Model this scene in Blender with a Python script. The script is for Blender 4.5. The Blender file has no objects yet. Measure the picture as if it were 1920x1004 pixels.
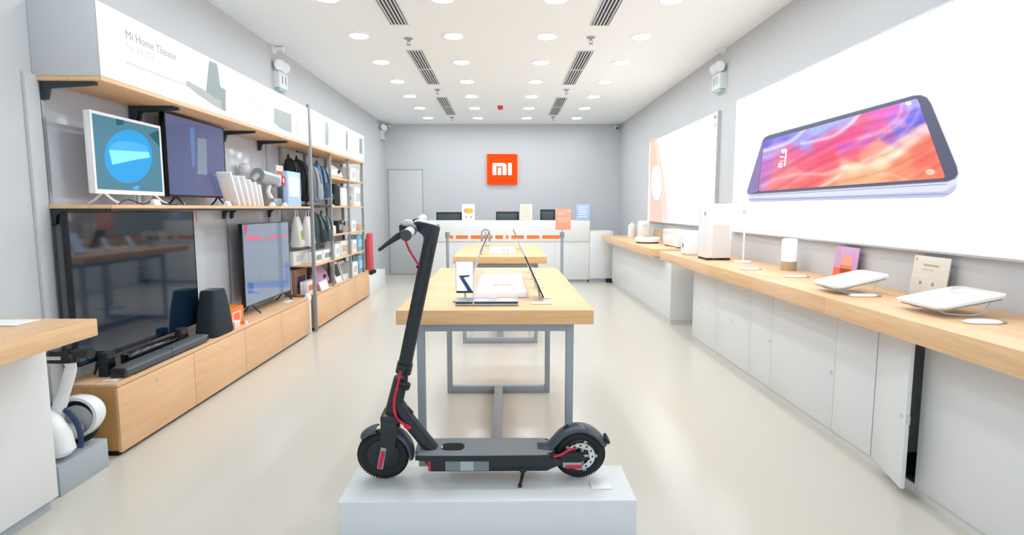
import bpy, bmesh, math, random
from mathutils import Vector, Matrix
random.seed(7)
PI = math.pi
SC = bpy.context.scene
COL = SC.collection

# ------------------------------------------------------------------ camera
F = 1050.0; CX, CY = 960.0, 502.0; VX, VY = 946.0, 391.0; HC = 1.35
TH = math.atan((CY - VY) / F); CT, ST = math.cos(TH), math.sin(TH)
PSI = math.atan((CX - VX) / (F / CT))
FW = Vector((math.sin(PSI) * CT, math.cos(PSI) * CT, -ST))
RT = Vector((math.cos(PSI), -math.sin(PSI), 0))
UP = Vector((math.sin(PSI) * ST, math.cos(PSI) * ST, CT))
EYE = Vector((0, 0, HC))

def ray(x, y):
    return FW + RT * ((x - CX) / F) - UP * ((y - CY) / F)

def U(x, y, X=None, Y=None, Z=None):
    """measured picture position on a known plane -> metres in the shop"""
    d = ray(x, y)
    if X is not None: t = X / d.x
    elif Y is not None: t = Y / d.y
    else: t = (Z - HC) / d.z
    return EYE + d * t

cd = bpy.data.cameras.new('camera'); cam = bpy.data.objects.new('camera', cd); COL.objects.link(cam)
cd.sensor_width = 36.0; cd.lens = F / 1920 * 36.0; cd.clip_start = 0.05; cd.clip_end = 100
m3 = Matrix((RT, UP, -FW)).transposed()
cam.matrix_world = Matrix.Translation(EYE) @ m3.to_4x4()
SC.camera = cam

# ------------------------------------------------------------------ materials
def lin(c):
    def f(v):
        v /= 255.0
        return v / 12.92 if v <= 0.04045 else ((v + 0.055) / 1.055) ** 2.4
    return (f(c[0]), f(c[1]), f(c[2]), 1.0)

def mat(name, rgb, rough=0.5, metal=0.0, spec=0.5, emit=None, es=0.0, coat=0.0, trans=0.0, alpha=1.0, bump=0.0, bscale=200.0):
    m = bpy.data.materials.new(name); m.use_nodes = True
    nt = m.node_tree; b = nt.nodes['Principled BSDF']
    b.inputs['Base Color'].default_value = lin(rgb)
    b.inputs['Roughness'].default_value = rough
    b.inputs['Metallic'].default_value = metal
    b.inputs['Specular IOR Level'].default_value = spec
    b.inputs['Coat Weight'].default_value = coat
    b.inputs['Transmission Weight'].default_value = trans
    b.inputs['Alpha'].default_value = alpha
    if emit:
        b.inputs['Emission Color'].default_value = lin(emit)
        b.inputs['Emission Strength'].default_value = es
    # procedural micro variation so that no surface is dead flat
    tc = nt.nodes.new('ShaderNodeTexCoord'); nz = nt.nodes.new('ShaderNodeTexNoise')
    nz.inputs['Scale'].default_value = bscale; nz.inputs['Detail'].default_value = 3
    nt.links.new(tc.outputs['Object'], nz.inputs['Vector'])
    mr = nt.nodes.new('ShaderNodeMapRange')
    mr.inputs['To Min'].default_value = max(0.0, rough - 0.03); mr.inputs['To Max'].default_value = min(1.0, rough + 0.03)
    nt.links.new(nz.outputs['Fac'], mr.inputs['Value']); nt.links.new(mr.outputs['Result'], b.inputs['Roughness'])
    if bump > 0:
        bp = nt.nodes.new('ShaderNodeBump'); bp.inputs['Strength'].default_value = bump; bp.inputs['Distance'].default_value = 0.002
        nt.links.new(nz.outputs['Fac'], bp.inputs['Height']); nt.links.new(bp.outputs['Normal'], b.inputs['Normal'])
    return m

def wood(name, c1, c2, axis, rough=0.42):
    m = bpy.data.materials.new(name); m.use_nodes = True
    nt = m.node_tree; b = nt.nodes['Principled BSDF']; N = nt.nodes.new; L = nt.links.new
    tc = N('ShaderNodeTexCoord'); mp = N('ShaderNodeMapping'); L(tc.outputs['Object'], mp.inputs['Vector'])
    sc = [26.0, 26.0, 26.0]; sc[axis] = 1.6; mp.inputs['Scale'].default_value = sc
    n1 = N('ShaderNodeTexNoise'); n1.inputs['Scale'].default_value = 1.0; n1.inputs['Detail'].default_value = 5; n1.inputs['Distortion'].default_value = 0.6
    L(mp.outputs['Vector'], n1.inputs['Vector'])
    mp2 = N('ShaderNodeMapping'); L(tc.outputs['Object'], mp2.inputs['Vector'])
    s2 = [160.0, 160.0, 160.0]; s2[axis] = 5.0; mp2.inputs['Scale'].default_value = s2
    n2 = N('ShaderNodeTexNoise'); n2.inputs['Scale'].default_value = 1.0; n2.inputs['Detail'].default_value = 2
    L(mp2.outputs['Vector'], n2.inputs['Vector'])
    mx = N('ShaderNodeMix'); mx.data_type = 'FLOAT'; mx.inputs['Factor'].default_value = 0.35
    L(n1.outputs['Fac'], mx.inputs['A']); L(n2.outputs['Fac'], mx.inputs['B'])
    cr = N('ShaderNodeValToRGB'); L(mx.outputs['Result'], cr.inputs['Fac'])
    cr.color_ramp.elements[0].position = 0.33; cr.color_ramp.elements[0].color = lin(c1)
    cr.color_ramp.elements[1].position = 0.66; cr.color_ramp.elements[1].color = lin(c2)
    L(cr.outputs['Color'], b.inputs['Base Color']); b.inputs['Roughness'].default_value = rough
    b.inputs['Specular IOR Level'].default_value = 0.35
    return m

def attr_emit(name, es, base=0.0, rough=0.2):
    m = bpy.data.materials.new(name); m.use_nodes = True
    nt = m.node_tree; b = nt.nodes['Principled BSDF']
    a = nt.nodes.new('ShaderNodeVertexColor'); a.layer_name = 'print'
    b.inputs['Base Color'].default_value = (base, base, base, 1); b.inputs['Roughness'].default_value = rough
    nt.links.new(a.outputs['Color'], b.inputs['Emission Color']); b.inputs['Emission Strength'].default_value = es
    return m

M = {}
M['wall'] = mat('wall_paint', (205, 207, 209), 0.75, spec=0.25, bump=0.03, bscale=300)
M['ceil'] = mat('ceiling_paint', (247, 250, 251), 0.85, spec=0.2)
M['floor'] = mat('floor_epoxy', (213, 208, 196), 0.21, spec=0.45, bump=0.015, bscale=30)
M['wood_y'] = wood('oak_lengthwise', (226, 177, 126), (241, 204, 162), 1)
M['wood_x'] = wood('oak_crosswise', (229, 174, 114), (244, 201, 150), 0)
M['birch'] = wood('birch_front', (228, 180, 134), (240, 198, 156), 1)
M['birch_edge'] = wood('birch_end', (200, 146, 84), (216, 164, 102), 2)
M['white'] = mat('white_lacquer', (236, 236, 236), 0.35)
M['gloss_white'] = mat('white_plastic', (240, 240, 240), 0.2)
M['cab_white'] = mat('cabinet_white', (232, 233, 233), 0.4)
M['offwhite'] = mat('off_white', (226, 224, 220), 0.5)
M['grey_panel'] = mat('glossy_grey_panel', (200, 205, 213), 0.14, spec=0.5)
M['podium'] = mat('podium_white', (224, 227, 228), 0.4)
M['plinth_grey'] = mat('plinth_grey', (176, 184, 192), 0.5)
M['steel'] = mat('grey_powder_steel', (158, 166, 174), 0.45)
M['post'] = mat('rack_post_grey', (146, 149, 152), 0.4)
M['bracket'] = mat('bracket_dark', (52, 62, 70), 0.45, metal=0.3)
M['chrome'] = mat('chrome', (215, 218, 220), 0.15, metal=1.0)
M['dark'] = mat('matt_black', (22, 26, 30), 0.5)
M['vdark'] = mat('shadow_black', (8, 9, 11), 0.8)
M['gloss_black'] = mat('gloss_black', (14, 17, 21), 0.1)
M['scoot'] = mat('scooter_black', (24, 34, 40), 0.36)
M['rubber'] = mat('tyre_rubber', (18, 21, 23), 0.65, bump=0.2, bscale=60)
M['hub'] = mat('hub_black', (24, 32, 34), 0.42)
M['deckmat'] = mat('deck_rubber', (138, 143, 147), 0.6, bump=0.3, bscale=400)
M['fender'] = mat('fender_grey', (70, 77, 88), 0.3)
M['red'] = mat('red_plastic', (205, 28, 62), 0.4)
M['grip'] = mat('grip_grey', (208, 210, 212), 0.55)
M['gripend'] = mat('grip_end', (62, 66, 72), 0.6)
M['sticker'] = mat('sticker_grey', (125, 136, 140), 0.4)
M['stickerl'] = mat('sticker_light', (176, 186, 190), 0.4)
M['orange'] = mat('sign_orange', (196, 44, 0), 0.5, spec=0.12, emit=(255, 88, 0), es=0.5)
M['logo_white'] = mat('logo_white', (255, 255, 255), 0.4, emit=(255, 255, 255), es=0.9)
M['orange_plain'] = mat('orange_plastic', (240, 124, 36), 0.4)
M['salmon'] = mat('salmon_print', (248, 166, 138), 0.5)
M['salmon_l'] = mat('salmon_light', (253, 206, 186), 0.5)
M['peach'] = mat('pale_peach', (250, 228, 216), 0.5)
M['yellow'] = mat('yellow_print', (238, 190, 60), 0.5)
M['skyblue'] = mat('pale_blue_print', (176, 204, 240), 0.5)
M['blue'] = mat('mid_blue', (84, 124, 166), 0.6)
M['teal'] = mat('teal_box', (120, 172, 186), 0.6)
M['txt'] = mat('grey_print', (150, 152, 154), 0.6)
M['txt_l'] = mat('light_grey_print', (200, 202, 203), 0.6)
M['print_grey'] = mat('print_speaker_grey', (140, 152, 150), 0.6)
M['print_mid'] = mat('print_mid_grey', (165, 172, 172), 0.6)
M['beige'] = mat('beige_card', (226, 220, 208), 0.5)
M['tan'] = mat('tan_card', (196, 170, 140), 0.6)
M['card'] = mat('white_card', (246, 246, 246), 0.5)
M['kraft'] = wood('kraft_board', (176, 138, 96), (190, 152, 108), 1)
M['cloth_black'] = mat('black_nylon', (34, 42, 48), 0.8, bump=0.4, bscale=300)
M['cloth_navy'] = mat('navy_nylon', (44, 66, 92), 0.8, bump=0.4, bscale=300)
M['cloth_grey'] = mat('grey_nylon', (148, 154, 162), 0.8, bump=0.4, bscale=300)
M['cloth_green'] = mat('dark_green_nylon', (70, 88, 86), 0.8, bump=0.4, bscale=300)
M['cloth_white'] = mat('white_fabric', (232, 230, 226), 0.85, bump=0.3, bscale=300)
M['leafprint'] = mat('green_print', (150, 176, 110), 0.7)
M['foam_red'] = mat('red_foam', (214, 78, 86), 0.7)
M['cream'] = mat('cream_board', (238, 234, 212), 0.6)
M['speaker'] = mat('speaker_cloth', (30, 40, 50), 0.8, bump=0.5, bscale=500)
M['bar_grey'] = mat('soundbar_cloth', (82, 88, 92), 0.7, bump=0.5, bscale=500)
M['lens'] = mat('lamp_lens', (240, 244, 246), 0.08, spec=0.8)
M['emer'] = mat('emergency_body', (222, 227, 230), 0.35)
M['emer_d'] = mat('emergency_mark', (130, 145, 155), 0.4)
M['teal_p'] = mat('teal_plastic', (176, 214, 208), 0.4)
M['alarm'] = mat('alarm_red', (216, 60, 60), 0.4)
M['vent'] = mat('vent_white', (225, 226, 228), 0.5)
M['slot'] = mat('vent_slot', (58, 64, 74), 0.8)
M['lamp'] = mat('lamp_diffuser', (255, 255, 255), 0.5, emit=(240, 249, 255), es=70.0)
M['lamp_rim'] = mat('lamp_rim', (250, 250, 250), 0.4)
M['lbox'] = mat('lightbox_face', (200, 200, 200), 0.4, emit=(255, 255, 255), es=1.6)
M['lb_frame'] = mat('lightbox_frame', (196, 199, 204), 0.4, metal=0.3)
M['lb_bezel'] = mat('lightbox_bezel', (40, 40, 40), 0.4, emit=(88, 96, 128), es=0.62)
M['lb_rim'] = mat('lightbox_rim', (40, 40, 40), 0.4, emit=(140, 160, 190), es=0.65)
M['lb_side'] = mat('lightbox_side', (40, 40, 40), 0.4, emit=(226, 230, 248), es=0.9)
M['lb_side2'] = mat('lightbox_side_shade', (40, 40, 40), 0.4, emit=(190, 200, 232), es=0.9)
M['lb_peach'] = mat('lightbox_peach', (40, 40, 40), 0.4, emit=(252, 208, 188), es=0.9)
M['lb_lilac'] = mat('lightbox_lilac', (40, 40, 40), 0.4, emit=(140, 122, 186), es=0.8)
M['lb_line'] = mat('lightbox_line', (40, 40, 40), 0.4, emit=(150, 156, 190), es=0.8)
M['lb_peach2'] = mat('lightbox_peach_pale', (40, 40, 40), 0.4, emit=(253, 222, 206), es=0.93)
M['lb_grey'] = mat('lightbox_grey', (40, 40, 40), 0.4, emit=(205, 205, 205), es=0.9)
M['lb_red'] = mat('lightbox_red', (40, 40, 40), 0.4, emit=(236, 130, 130), es=0.85)
M['art'] = attr_emit('phone_wallpaper', 0.98)
M['screen_dark'] = mat('screen_glass_dark', (14, 34, 52), 0.05, spec=0.9)
M['screen_violet'] = mat('screen_violet', (30, 34, 60), 0.06, spec=0.6, emit=(90, 95, 134), es=0.8)  # violet glow stands in for the room reflected in the glass
M['screen_grey'] = mat('screen_grey', (60, 66, 76), 0.08, spec=0.6, emit=(126, 140, 160), es=0.75)  # pale glow painted in place of bright reflections on the glass
M['scr_blue'] = mat('screen_blue_reflection', (40, 60, 110), 0.1, emit=(100, 122, 168), es=0.75)
M['scr_pink'] = mat('screen_pink_reflection', (160, 30, 60), 0.1, emit=(190, 84, 118), es=0.85)
M['scr_bg'] = mat('screen_teal_back', (30, 60, 74), 0.08, emit=(80, 132, 152), es=0.75)
M['scr_circle'] = mat('screen_blue_circle', (20, 100, 150), 0.08, emit=(30, 146, 206), es=0.8)
M['scr_pale'] = mat('screen_pale_shape', (90, 170, 200), 0.08, emit=(120, 194, 218), es=0.85)
M['scr_mid'] = mat('screen_mid_shape', (50, 120, 190), 0.08, emit=(60, 150, 220), es=0.85)
M['scr_deep'] = mat('screen_deep_shape', (16, 60, 70), 0.08, emit=(30, 84, 96), es=0.7)
M['scr_phone'] = mat('phone_screen_on', (190, 210, 235), 0.08, emit=(214, 230, 250), es=0.85)
M['scr_navy'] = mat('phone_screen_navy', (14, 34, 66), 0.08, emit=(16, 46, 84), es=0.7)
M['scr_monitor'] = mat('monitor_back', (62, 74, 80), 0.4)
M['pinktape'] = mat('pink_tape', (236, 86, 120), 0.5)
M['acrylic'] = mat('clear_acrylic', (235, 240, 242), 0.06, alpha=0.35, spec=0.6)
M['silver'] = mat('silver_metal', (176, 184, 192), 0.3, metal=0.6)
M['amber'] = mat('amber_print', (250, 110, 70), 0.4)
M['lilac'] = mat('lilac_print', (206, 160, 204), 0.4)
M['shade'] = mat('lamp_shade', (246, 247, 250), 0.5, emit=(250, 250, 255), es=0.25)
M['wicker'] = mat('brown_bag', (150, 118, 100), 0.8)
M['purple'] = mat('purple_dark', (62, 52, 84), 0.7)

# ------------------------------------------------------------------ mesh builder
ORG = {}
def root_of(o):
    while o.parent: o = o.parent
    return o

class B:
    def __init__(s): s.bm = bmesh.new()
    def _bev(s, vs, w, seg=2):
        es = set()
        for v in vs:
            for e in v.link_edges: es.add(e)
        bmesh.ops.bevel(s.bm, geom=list(es), offset=w, segments=seg, profile=0.5, affect='EDGES')
    def box(s, x0, x1, y0, y1, z0, z1, bev=0.0, seg=2, mtx=None):
        m = Matrix.Translation(((x0 + x1) / 2, (y0 + y1) / 2, (z0 + z1) / 2)) @ Matrix.Diagonal((abs(x1 - x0), abs(y1 - y0), abs(z1 - z0), 1))
        if mtx is not None: m = mtx @ m
        r = bmesh.ops.create_cube(s.bm, size=1.0, matrix=m)
        if bev > 0: s._bev(r['verts'], bev, seg)
        return s
    def cyl(s, p0, p1, r0, r1=None, n=24, cap=True):
        p0, p1 = Vector(p0), Vector(p1); r1 = r0 if r1 is None else r1
        d = p1 - p0; q = d.to_track_quat('Z', 'Y').to_matrix().to_4x4()
        bmesh.ops.create_cone(s.bm, cap_ends=cap, segments=n, radius1=r0, radius2=r1, depth=d.length, matrix=Matrix.Translation((p0 + p1) / 2) @ q)
        return s
    def ball(s, c, r, sc=(1, 1, 1), n=20):
        bmesh.ops.create_uvsphere(s.bm, u_segments=n, v_segments=n // 2 + 2, radius=r, matrix=Matrix.Translation(c) @ Matrix.Diagonal((*sc, 1)))
        return s
    def rings(s, rings, cap=True, close=False):
        rv = [[s.bm.verts.new(p) for p in r] for r in rings]
        n = len(rv[0])
        pairs = list(zip(rv[:-1], rv[1:]))
        if close: pairs.append((rv[-1], rv[0]))
        for a, b in pairs:
            for i in range(n):
                j = (i + 1) % n
                try: s.bm.faces.new((a[i], a[j], b[j], b[i]))
                except ValueError: pass
        if cap and not close:
            s.bm.faces.new(rv[0][::-1]); s.bm.faces.new(rv[-1])
        return s
    def tube(s, pts, r, n=10, sy=1.0):
        pts = [Vector(p) for p in pts]; R = []
        up = Vector((0, 1, 0)) if abs((pts[-1] - pts[0]).normalized().y) < 0.9 else Vector((0, 0, 1))
        for i, p in enumerate(pts):
            t = (pts[min(i + 1, len(pts) - 1)] - pts[max(i - 1, 0)]).normalized()
            a = t.cross(up).normalized(); b = a.cross(t).normalized()
            rr = r[i] if isinstance(r, (list, tuple)) else r
            R.append([p + a * rr * math.cos(k * 2 * PI / n) + b * rr * sy * math.sin(k * 2 * PI / n) for k in range(n)])
        return s.rings(R)
    def lathe(s, prof, c, axis='Z', n=32, cap=True):
        c = Vector(c); R = []
        for r, h in prof:
            ring = []
            for k in range(n):
                a = k * 2 * PI / n; u, v = r * math.cos(a), r * math.sin(a)
                ring.append(c + (Vector((u, v, h)) if axis == 'Z' else Vector((v, h, u)) if axis == 'Y' else Vector((h, u, v))))
            R.append(ring)
        return s.rings(R, cap)
    def torus(s, c, R, r, axis='Y', n=48, k=14, sw=1.0):
        c = Vector(c); rg = []
        for i in range(n):
            a = i * 2 * PI / n; ring = []
            for j in range(k):
                b = j * 2 * PI / k; rr = R + r * math.cos(b); h = r * sw * math.sin(b)
                u, v = rr * math.cos(a), rr * math.sin(a)
                ring.append(c + (Vector((u, h, v)) if axis == 'Y' else Vector((u, v, h)) if axis == 'Z' else Vector((h, u, v))))
            rg.append(ring)
        return s.rings(rg, close=True)
    def prism(s, poly, axis, a, b, bev=0.0):
        """poly: 2-D outline; axis 'Y' -> (x,z), 'X' -> (y,z), 'Z' -> (x,y)"""
        def P(p, h): return (p[0], h, p[1]) if axis == 'Y' else (h, p[0], p[1]) if axis == 'X' else (p[0], p[1], h)
        v0 = [s.bm.verts.new(P(p, a)) for p in poly]; v1 = [s.bm.verts.new(P(p, b)) for p in poly]
        n = len(poly); s.bm.faces.new(v0); s.bm.faces.new(v1[::-1])
        for i in range(n):
            j = (i + 1) % n; s.bm.faces.new((v0[j], v0[i], v1[i], v1[j]))
        if bev > 0: s._bev(v0 + v1, bev)
        return s
    def loft(s, secs, n=28):
        """secs: (z, cx, cy, hx, hy, exponent)"""
        R = []
        for z, cx, cy, hx, hy, e in secs:
            ring = []
            for k in range(n):
                a = k * 2 * PI / n; c_, s_ = math.cos(a), math.sin(a)
                ring.append((cx + hx * math.copysign(abs(c_) ** (2 / e), c_), cy + hy * math.copysign(abs(s_) ** (2 / e), s_), z))
            R.append(ring)
        return s.rings(R)
    def xf(s, m):
        bmesh.ops.transform(s.bm, matrix=m, verts=s.bm.verts); return s
    def build(s, name, m, parent=None, world=True, ang=35):
        bmesh.ops.recalc_face_normals(s.bm, faces=s.bm.faces)
        me = bpy.data.meshes.new(name)
        off = Vector((0, 0, 0))
        if parent is not None:
            if world: off = ORG.get(root_of(parent).name, Vector((0, 0, 0)))
        else:
            vs = [v.co for v in s.bm.verts]
            off = Vector(((min(v.x for v in vs) + max(v.x for v in vs)) / 2, (min(v.y for v in vs) + max(v.y for v in vs)) / 2, min(v.z for v in vs)))
        bmesh.ops.translate(s.bm, vec=-off, verts=s.bm.verts)
        s.bm.to_mesh(me); s.bm.free()
        for p in me.polygons: p.use_smooth = True
        me.set_sharp_from_angle(angle=math.radians(ang))
        me.materials.append(M[m] if isinstance(m, str) else m)
        o = bpy.data.objects.new(name, me); COL.objects.link(o)
        if parent is not None: o.parent = parent
        else: o.location = off; ORG[o.name] = off
        return o

def tag(o, label, cat, group=None):
    o['label'] = label; o['category'] = cat
    if group: o['group'] = group
    return o
def thing(name, label, cat, loc=(0, 0, 0), group=None, rz=0.0):
    o = bpy.data.objects.new(name, None); COL.objects.link(o); o.empty_display_size = 0.1
    o.location = loc; o.rotation_euler = (0, 0, rz); ORG[o.name] = Vector(loc)
    return tag(o, label, cat, group)
def struct(o): o['kind'] = 'structure'; return o
def children(o): return [c for c in bpy.data.objects if c.parent == o]
def copy_tree(o, loc=None, label=None, parent=None):
    c = o.copy(); COL.objects.link(c)
    if parent is not None: c.parent = parent
    if loc is not None: c.location = loc
    if label: c['label'] = label
    for ch in children(o): copy_tree(ch, parent=c)
    return c
def text(name, body, size, m, parent, mtx, ext=0.0006, align='LEFT', squash=1.0):
    """lettering as a mesh; mtx is world, text lies in its XY plane facing +Z"""
    cu = bpy.data.curves.new(name, 'FONT'); cu.body = body; cu.size = size; cu.extrude = ext; cu.align_x = align; cu.resolution_u = 3
    t = bpy.data.objects.new('tmp', cu); COL.objects.link(t)
    dg = bpy.context.evaluated_depsgraph_get(); dg.update()
    me = bpy.data.meshes.new_from_object(t.evaluated_get(dg))
    bpy.data.objects.remove(t); bpy.data.curves.remove(cu)
    mm = Matrix.Translation(-ORG[root_of(parent).name]) @ mtx @ Matrix.Diagonal((squash, 1, 1, 1))
    me.transform(mm); me.materials.clear(); me.materials.append(M[m]); me.name = name
    o = bpy.data.objects.new(name, me); COL.objects.link(o); o.parent = parent
    return o
def basis(origin, xdir, ydir):
    x = Vector(xdir).normalized(); y = Vector(ydir).normalized(); z = x.cross(y)
    return Matrix.Translation(origin) @ Matrix((x, y, z)).transposed().to_4x4()
def rrect(x0, x1, y0, y1, r, n=6):
    P = []
    for cx, cy, a0 in ((x1 - r, y1 - r, 0), (x0 + r, y1 - r, 90), (x0 + r, y0 + r, 180), (x1 - r, y0 + r, 270)):
        for i in range(n + 1):
            a = math.radians(a0 + 90 * i / n); P.append((cx + r * math.cos(a), cy + r * math.sin(a)))
    return P
def smooth_path(pts, k=6):
    pts = [Vector(p) for p in pts]; out = []
    for i in range(len(pts) - 1):
        p0, p1, p2, p3 = pts[max(i - 1, 0)], pts[i], pts[i + 1], pts[min(i + 2, len(pts) - 1)]
        for j in range(k):
            t = j / k
            out.append(0.5 * ((2 * p1) + (p2 - p0) * t + (2 * p0 - 5 * p1 + 4 * p2 - p3) * t * t + (3 * p1 - p0 - 3 * p2 + p3) * t ** 3))
    out.append(pts[-1]); return out

# ------------------------------------------------------------------ setting
XL, XR, YB, ZC = -2.404, 2.335, 11.445, 3.027
Y0 = -1.2
struct(B().box(XL - 0.2, XR + 0.2, Y0, YB + 0.2, -0.1, 0).build('floor', 'floor'))
struct(B().box(XL - 0.2, XR + 0.2, Y0, YB + 0.2, ZC, ZC + 0.1).build('ceiling', 'ceil'))
struct(B().box(XL - 0.2, XL, Y0, YB + 0.2, 0, ZC).build('wall_left', 'wall'))
struct(B().box(XR, XR + 0.2, Y0, YB + 0.2, 0, ZC).build('wall_right', 'wall'))
struct(B().box(XL, XR, YB, YB + 0.2, 0, ZC).build('wall_back', 'wall'))
# flush door in the back wall
dl, dr_, dt = U(729, 400, Y=YB).x, U(794, 400, Y=YB).x, U(760, 318, Y=YB).z
d = struct(B().box(dl + 0.012, dr_ - 0.012, YB - 0.02, YB + 0.01, 0.012, dt - 0.012, 0.003).build('door_1', 'wall'))
f = B(); f.box(dl - 0.004, dl + 0.004, YB - 0.026, YB, 0, dt + 0.004); f.box(dr_ - 0.004, dr_ + 0.004, YB - 0.026, YB, 0, dt + 0.004); f.box(dl + 0.004, dr_ - 0.004, YB - 0.026, YB, dt - 0.004, dt + 0.004)
ORG[d.name] = d.location.copy()
f.build('door_frame', 'lb_frame', d)
# glossy display panels behind the televisions, with slotted rails
pan = B()
for a, b in ((2.99, 3.70), (3.71, 4.85), (4.86, 6.02)): pan.box(XL, XL + 0.012, a, b, 0.0, 2.03, 0.001)
struct(pan.build('trim_1', 'grey_panel'))
struct(B().box(XL, XL + 0.02, 2.90, 2.985, 0.0, 2.03, 0.003).build('trim_2', 'wall'))

# ------------------------------------------------------------------ ceiling fittings
LX = (-1.415, -0.495, 0.415, 1.345)
colname = ('left outer', 'left inner', 'right inner', 'right outer')
ordn = ('nearest the back wall', 'second from the back wall', 'third from the back wall', 'fourth from the back wall', 'fifth from the back wall', 'sixth from the back wall', 'seventh from the back wall', 'eighth from the back wall, out of view', 'ninth from the back wall, out of view')
lamp0 = None
for r in range(9):  # the two rows nearest the camera are unseen, continued for their light
    y = 10.60 - 0.985 * r + (0.05 if r == 0 else 0)
    for c in range(4):
        lab = 'round white recessed downlight, %s row, %s' % (colname[c], ordn[r])
        if lamp0 is None:
            lamp0 = thing('ceiling_downlight', lab, 'ceiling light', (LX[c], y, ZC), 'recessed ceiling downlights')
            B().lathe([(0.088, 0), (0.104, 0), (0.104, -0.006), (0.09, -0.010), (0.088, -0.003)], (0, 0, 0), n=40, cap=False).build('rim', 'lamp_rim', lamp0, world=False)
            B().cyl((0, 0, -0.001), (0, 0, -0.005), 0.09, n=40).build('diffuser', 'lamp', lamp0, world=False)
        else: copy_tree(lamp0, (LX[c], y, ZC), lab)
for sx, sname in ((-0.955, 'left'), (0.875, 'right')):
    for k, (a, b, where) in enumerate(((8.71, 10.30, 'nearest the back wall'), (6.18, 7.80, 'in the middle of its row'), (3.70, 5.33, 'nearest the camera'))):
        v = thing('ceiling_vent', '%s slotted air vent in the ceiling, %s' % (sname, where), 'air vent', (sx, (a + b) / 2, ZC), 'slotted ceiling air vents')
        w = 0.078
        B().box(sx - w, sx + w, a, b, ZC - 0.004, ZC - 0.001).build('vent_slot', 'slot', v)
        fr = B()
        for q in (-w - 0.008, w): fr.box(sx + q, sx + q + 0.008, a - 0.01, b + 0.01, ZC - 0.010, ZC)
        for q in (a - 0.01, (a + b) / 2 - 0.015, b): fr.box(sx - w, sx + w, q, q + (0.03 if q not in (a - 0.01, b) else 0.01), ZC - 0.010, ZC)
        fr.build('vent_frame', 'vent', v)
        for j in range(5):
            xx = sx - w + 2 * w * (j + 0.5) / 5
            sl = B(); sl.box(xx - 0.0055, xx + 0.0055, a, (a + b) / 2 - 0.015, ZC - 0.012, ZC - 0.005); sl.box(xx - 0.0055, xx + 0.0055, (a + b) / 2 + 0.015, b, ZC - 0.012, ZC - 0.005)
            sl.build('slat', 'vent', v)
for px, py, lab in ((766, 72, 'left ceiling sprinkler between the two nearer vents'), (1108, 70, 'right ceiling sprinkler between the two nearer vents'), (820, 168, 'left ceiling sprinkler between the two farther vents'), (1062, 168, 'right ceiling sprinkler between the two farther vents'), (847, 220, 'left ceiling sprinkler close to the back wall'), (1037, 219, 'right ceiling sprinkler close to the back wall')):
    p = U(px, py, Z=ZC)
    t = thing('sprinkler', 'small metal ' + lab, 'sprinkler', p, 'ceiling sprinklers')
    B().lathe([(0.0, 0), (0.045, 0), (0.04, -0.008), (0.014, -0.014), (0.012, -0.03), (0.0, -0.03)], p, n=20, cap=False).build('escutcheon', 'steel', t)
    s_ = B(); s_.box(p.x - 0.016, p.x - 0.012, p.y - 0.004, p.y + 0.004, p.z - 0.06, p.z - 0.03); s_.box(p.x + 0.012, p.x + 0.016, p.y - 0.004, p.y + 0.004, p.z - 0.06, p.z - 0.03)
    s_.cyl((p.x, p.y, p.z - 0.06), (p.x, p.y, p.z - 0.064), 0.02, n=16); s_.build('deflector', 'post', t)
p = U(938, 197, Z=ZC)
t = thing('fire_alarm', 'small red fire alarm sounder on the ceiling', 'fire alarm', p)
B().lathe([(0.0, 0), (0.05, 0), (0.05, -0.015), (0.0, -0.015)], p, n=24, cap=False).build('base', 'lamp_rim', t)
B().lathe([(0.045, -0.015), (0.048, -0.05), (0.03, -0.075), (0.0, -0.078)], p, n=24).build('sounder', 'alarm', t)

# emergency lights, wall sprinklers, cameras
def emergency(x, y, z, s, label, sc=1.0):
    """s=+1 when mounted on the left wall (pointing +x), -1 on the right wall"""
    t = thing('emergency_light', label, 'emergency light', (x, y, z), 'twin-head emergency lights')
    B().box(x, x + s * 0.075 * sc, y - 0.12 * sc, y + 0.12 * sc, z, z + 0.17 * sc, 0.012).build('housing', 'emer', t)
    B().box(x + s * 0.0005, x + s * 0.006, y - 0.125 * sc, y + 0.125 * sc, z - 0.03 * sc, z + 0.19 * sc, 0.002).build('mount_plate', 'emer', t)
    bd = B()
    for q in (-0.055, 0.03): bd.box(x + s * 0.076 * sc, x + s * 0.078 * sc, y + q * sc, y + (q + 0.02) * sc, z + 0.05 * sc, z + 0.13 * sc)
    bd.build('indicator_mark', 'emer_d', t)
    B().box(x + s * 0.002, x + s * 0.06 * sc, y - 0.09 * sc, y + 0.09 * sc, z - 0.02 * sc, z - 0.001, 0.004).build('bottom_cap', 'teal_p', t)
    for q in (-0.07, 0.07):
        c = Vector((x + s * 0.05 * sc, y + q * sc, z + 0.235 * sc)); dirv = Vector((s * 0.6, -0.75, -0.15)).normalized()
        h = B().cyl(c - dirv * 0.03 * sc, c + dirv * 0.04 * sc, 0.03 * sc, 0.058 * sc, n=24).build('lamp_head', 'emer', t)
        B().cyl(c + dirv * 0.0405 * sc, c + dirv * 0.046 * sc, 0.05 * sc, n=24).build('lens', 'lens', h)
        B().cyl((x + s * 0.04 * sc, y + q * sc, z + 0.171 * sc), c - Vector((0, 0, 0.03 * sc)), 0.009 * sc, n=10).build('swivel', 'dark', t)
q = U(520, 168, X=XL); emergency(XL, q.y, q.z, 1, 'twin-head emergency light high on the left wall above the display header')
q = U(1354, 170, X=XR); emergency(XR, q.y, q.z, -1, 'twin-head emergency light on the right wall above the gap between the light boxes')
q = U(714, 262, X=XL); emergency(XL, q.y, q.z, 1, 'twin-head emergency light on the left wall beside the back corner', 1.0)
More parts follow.
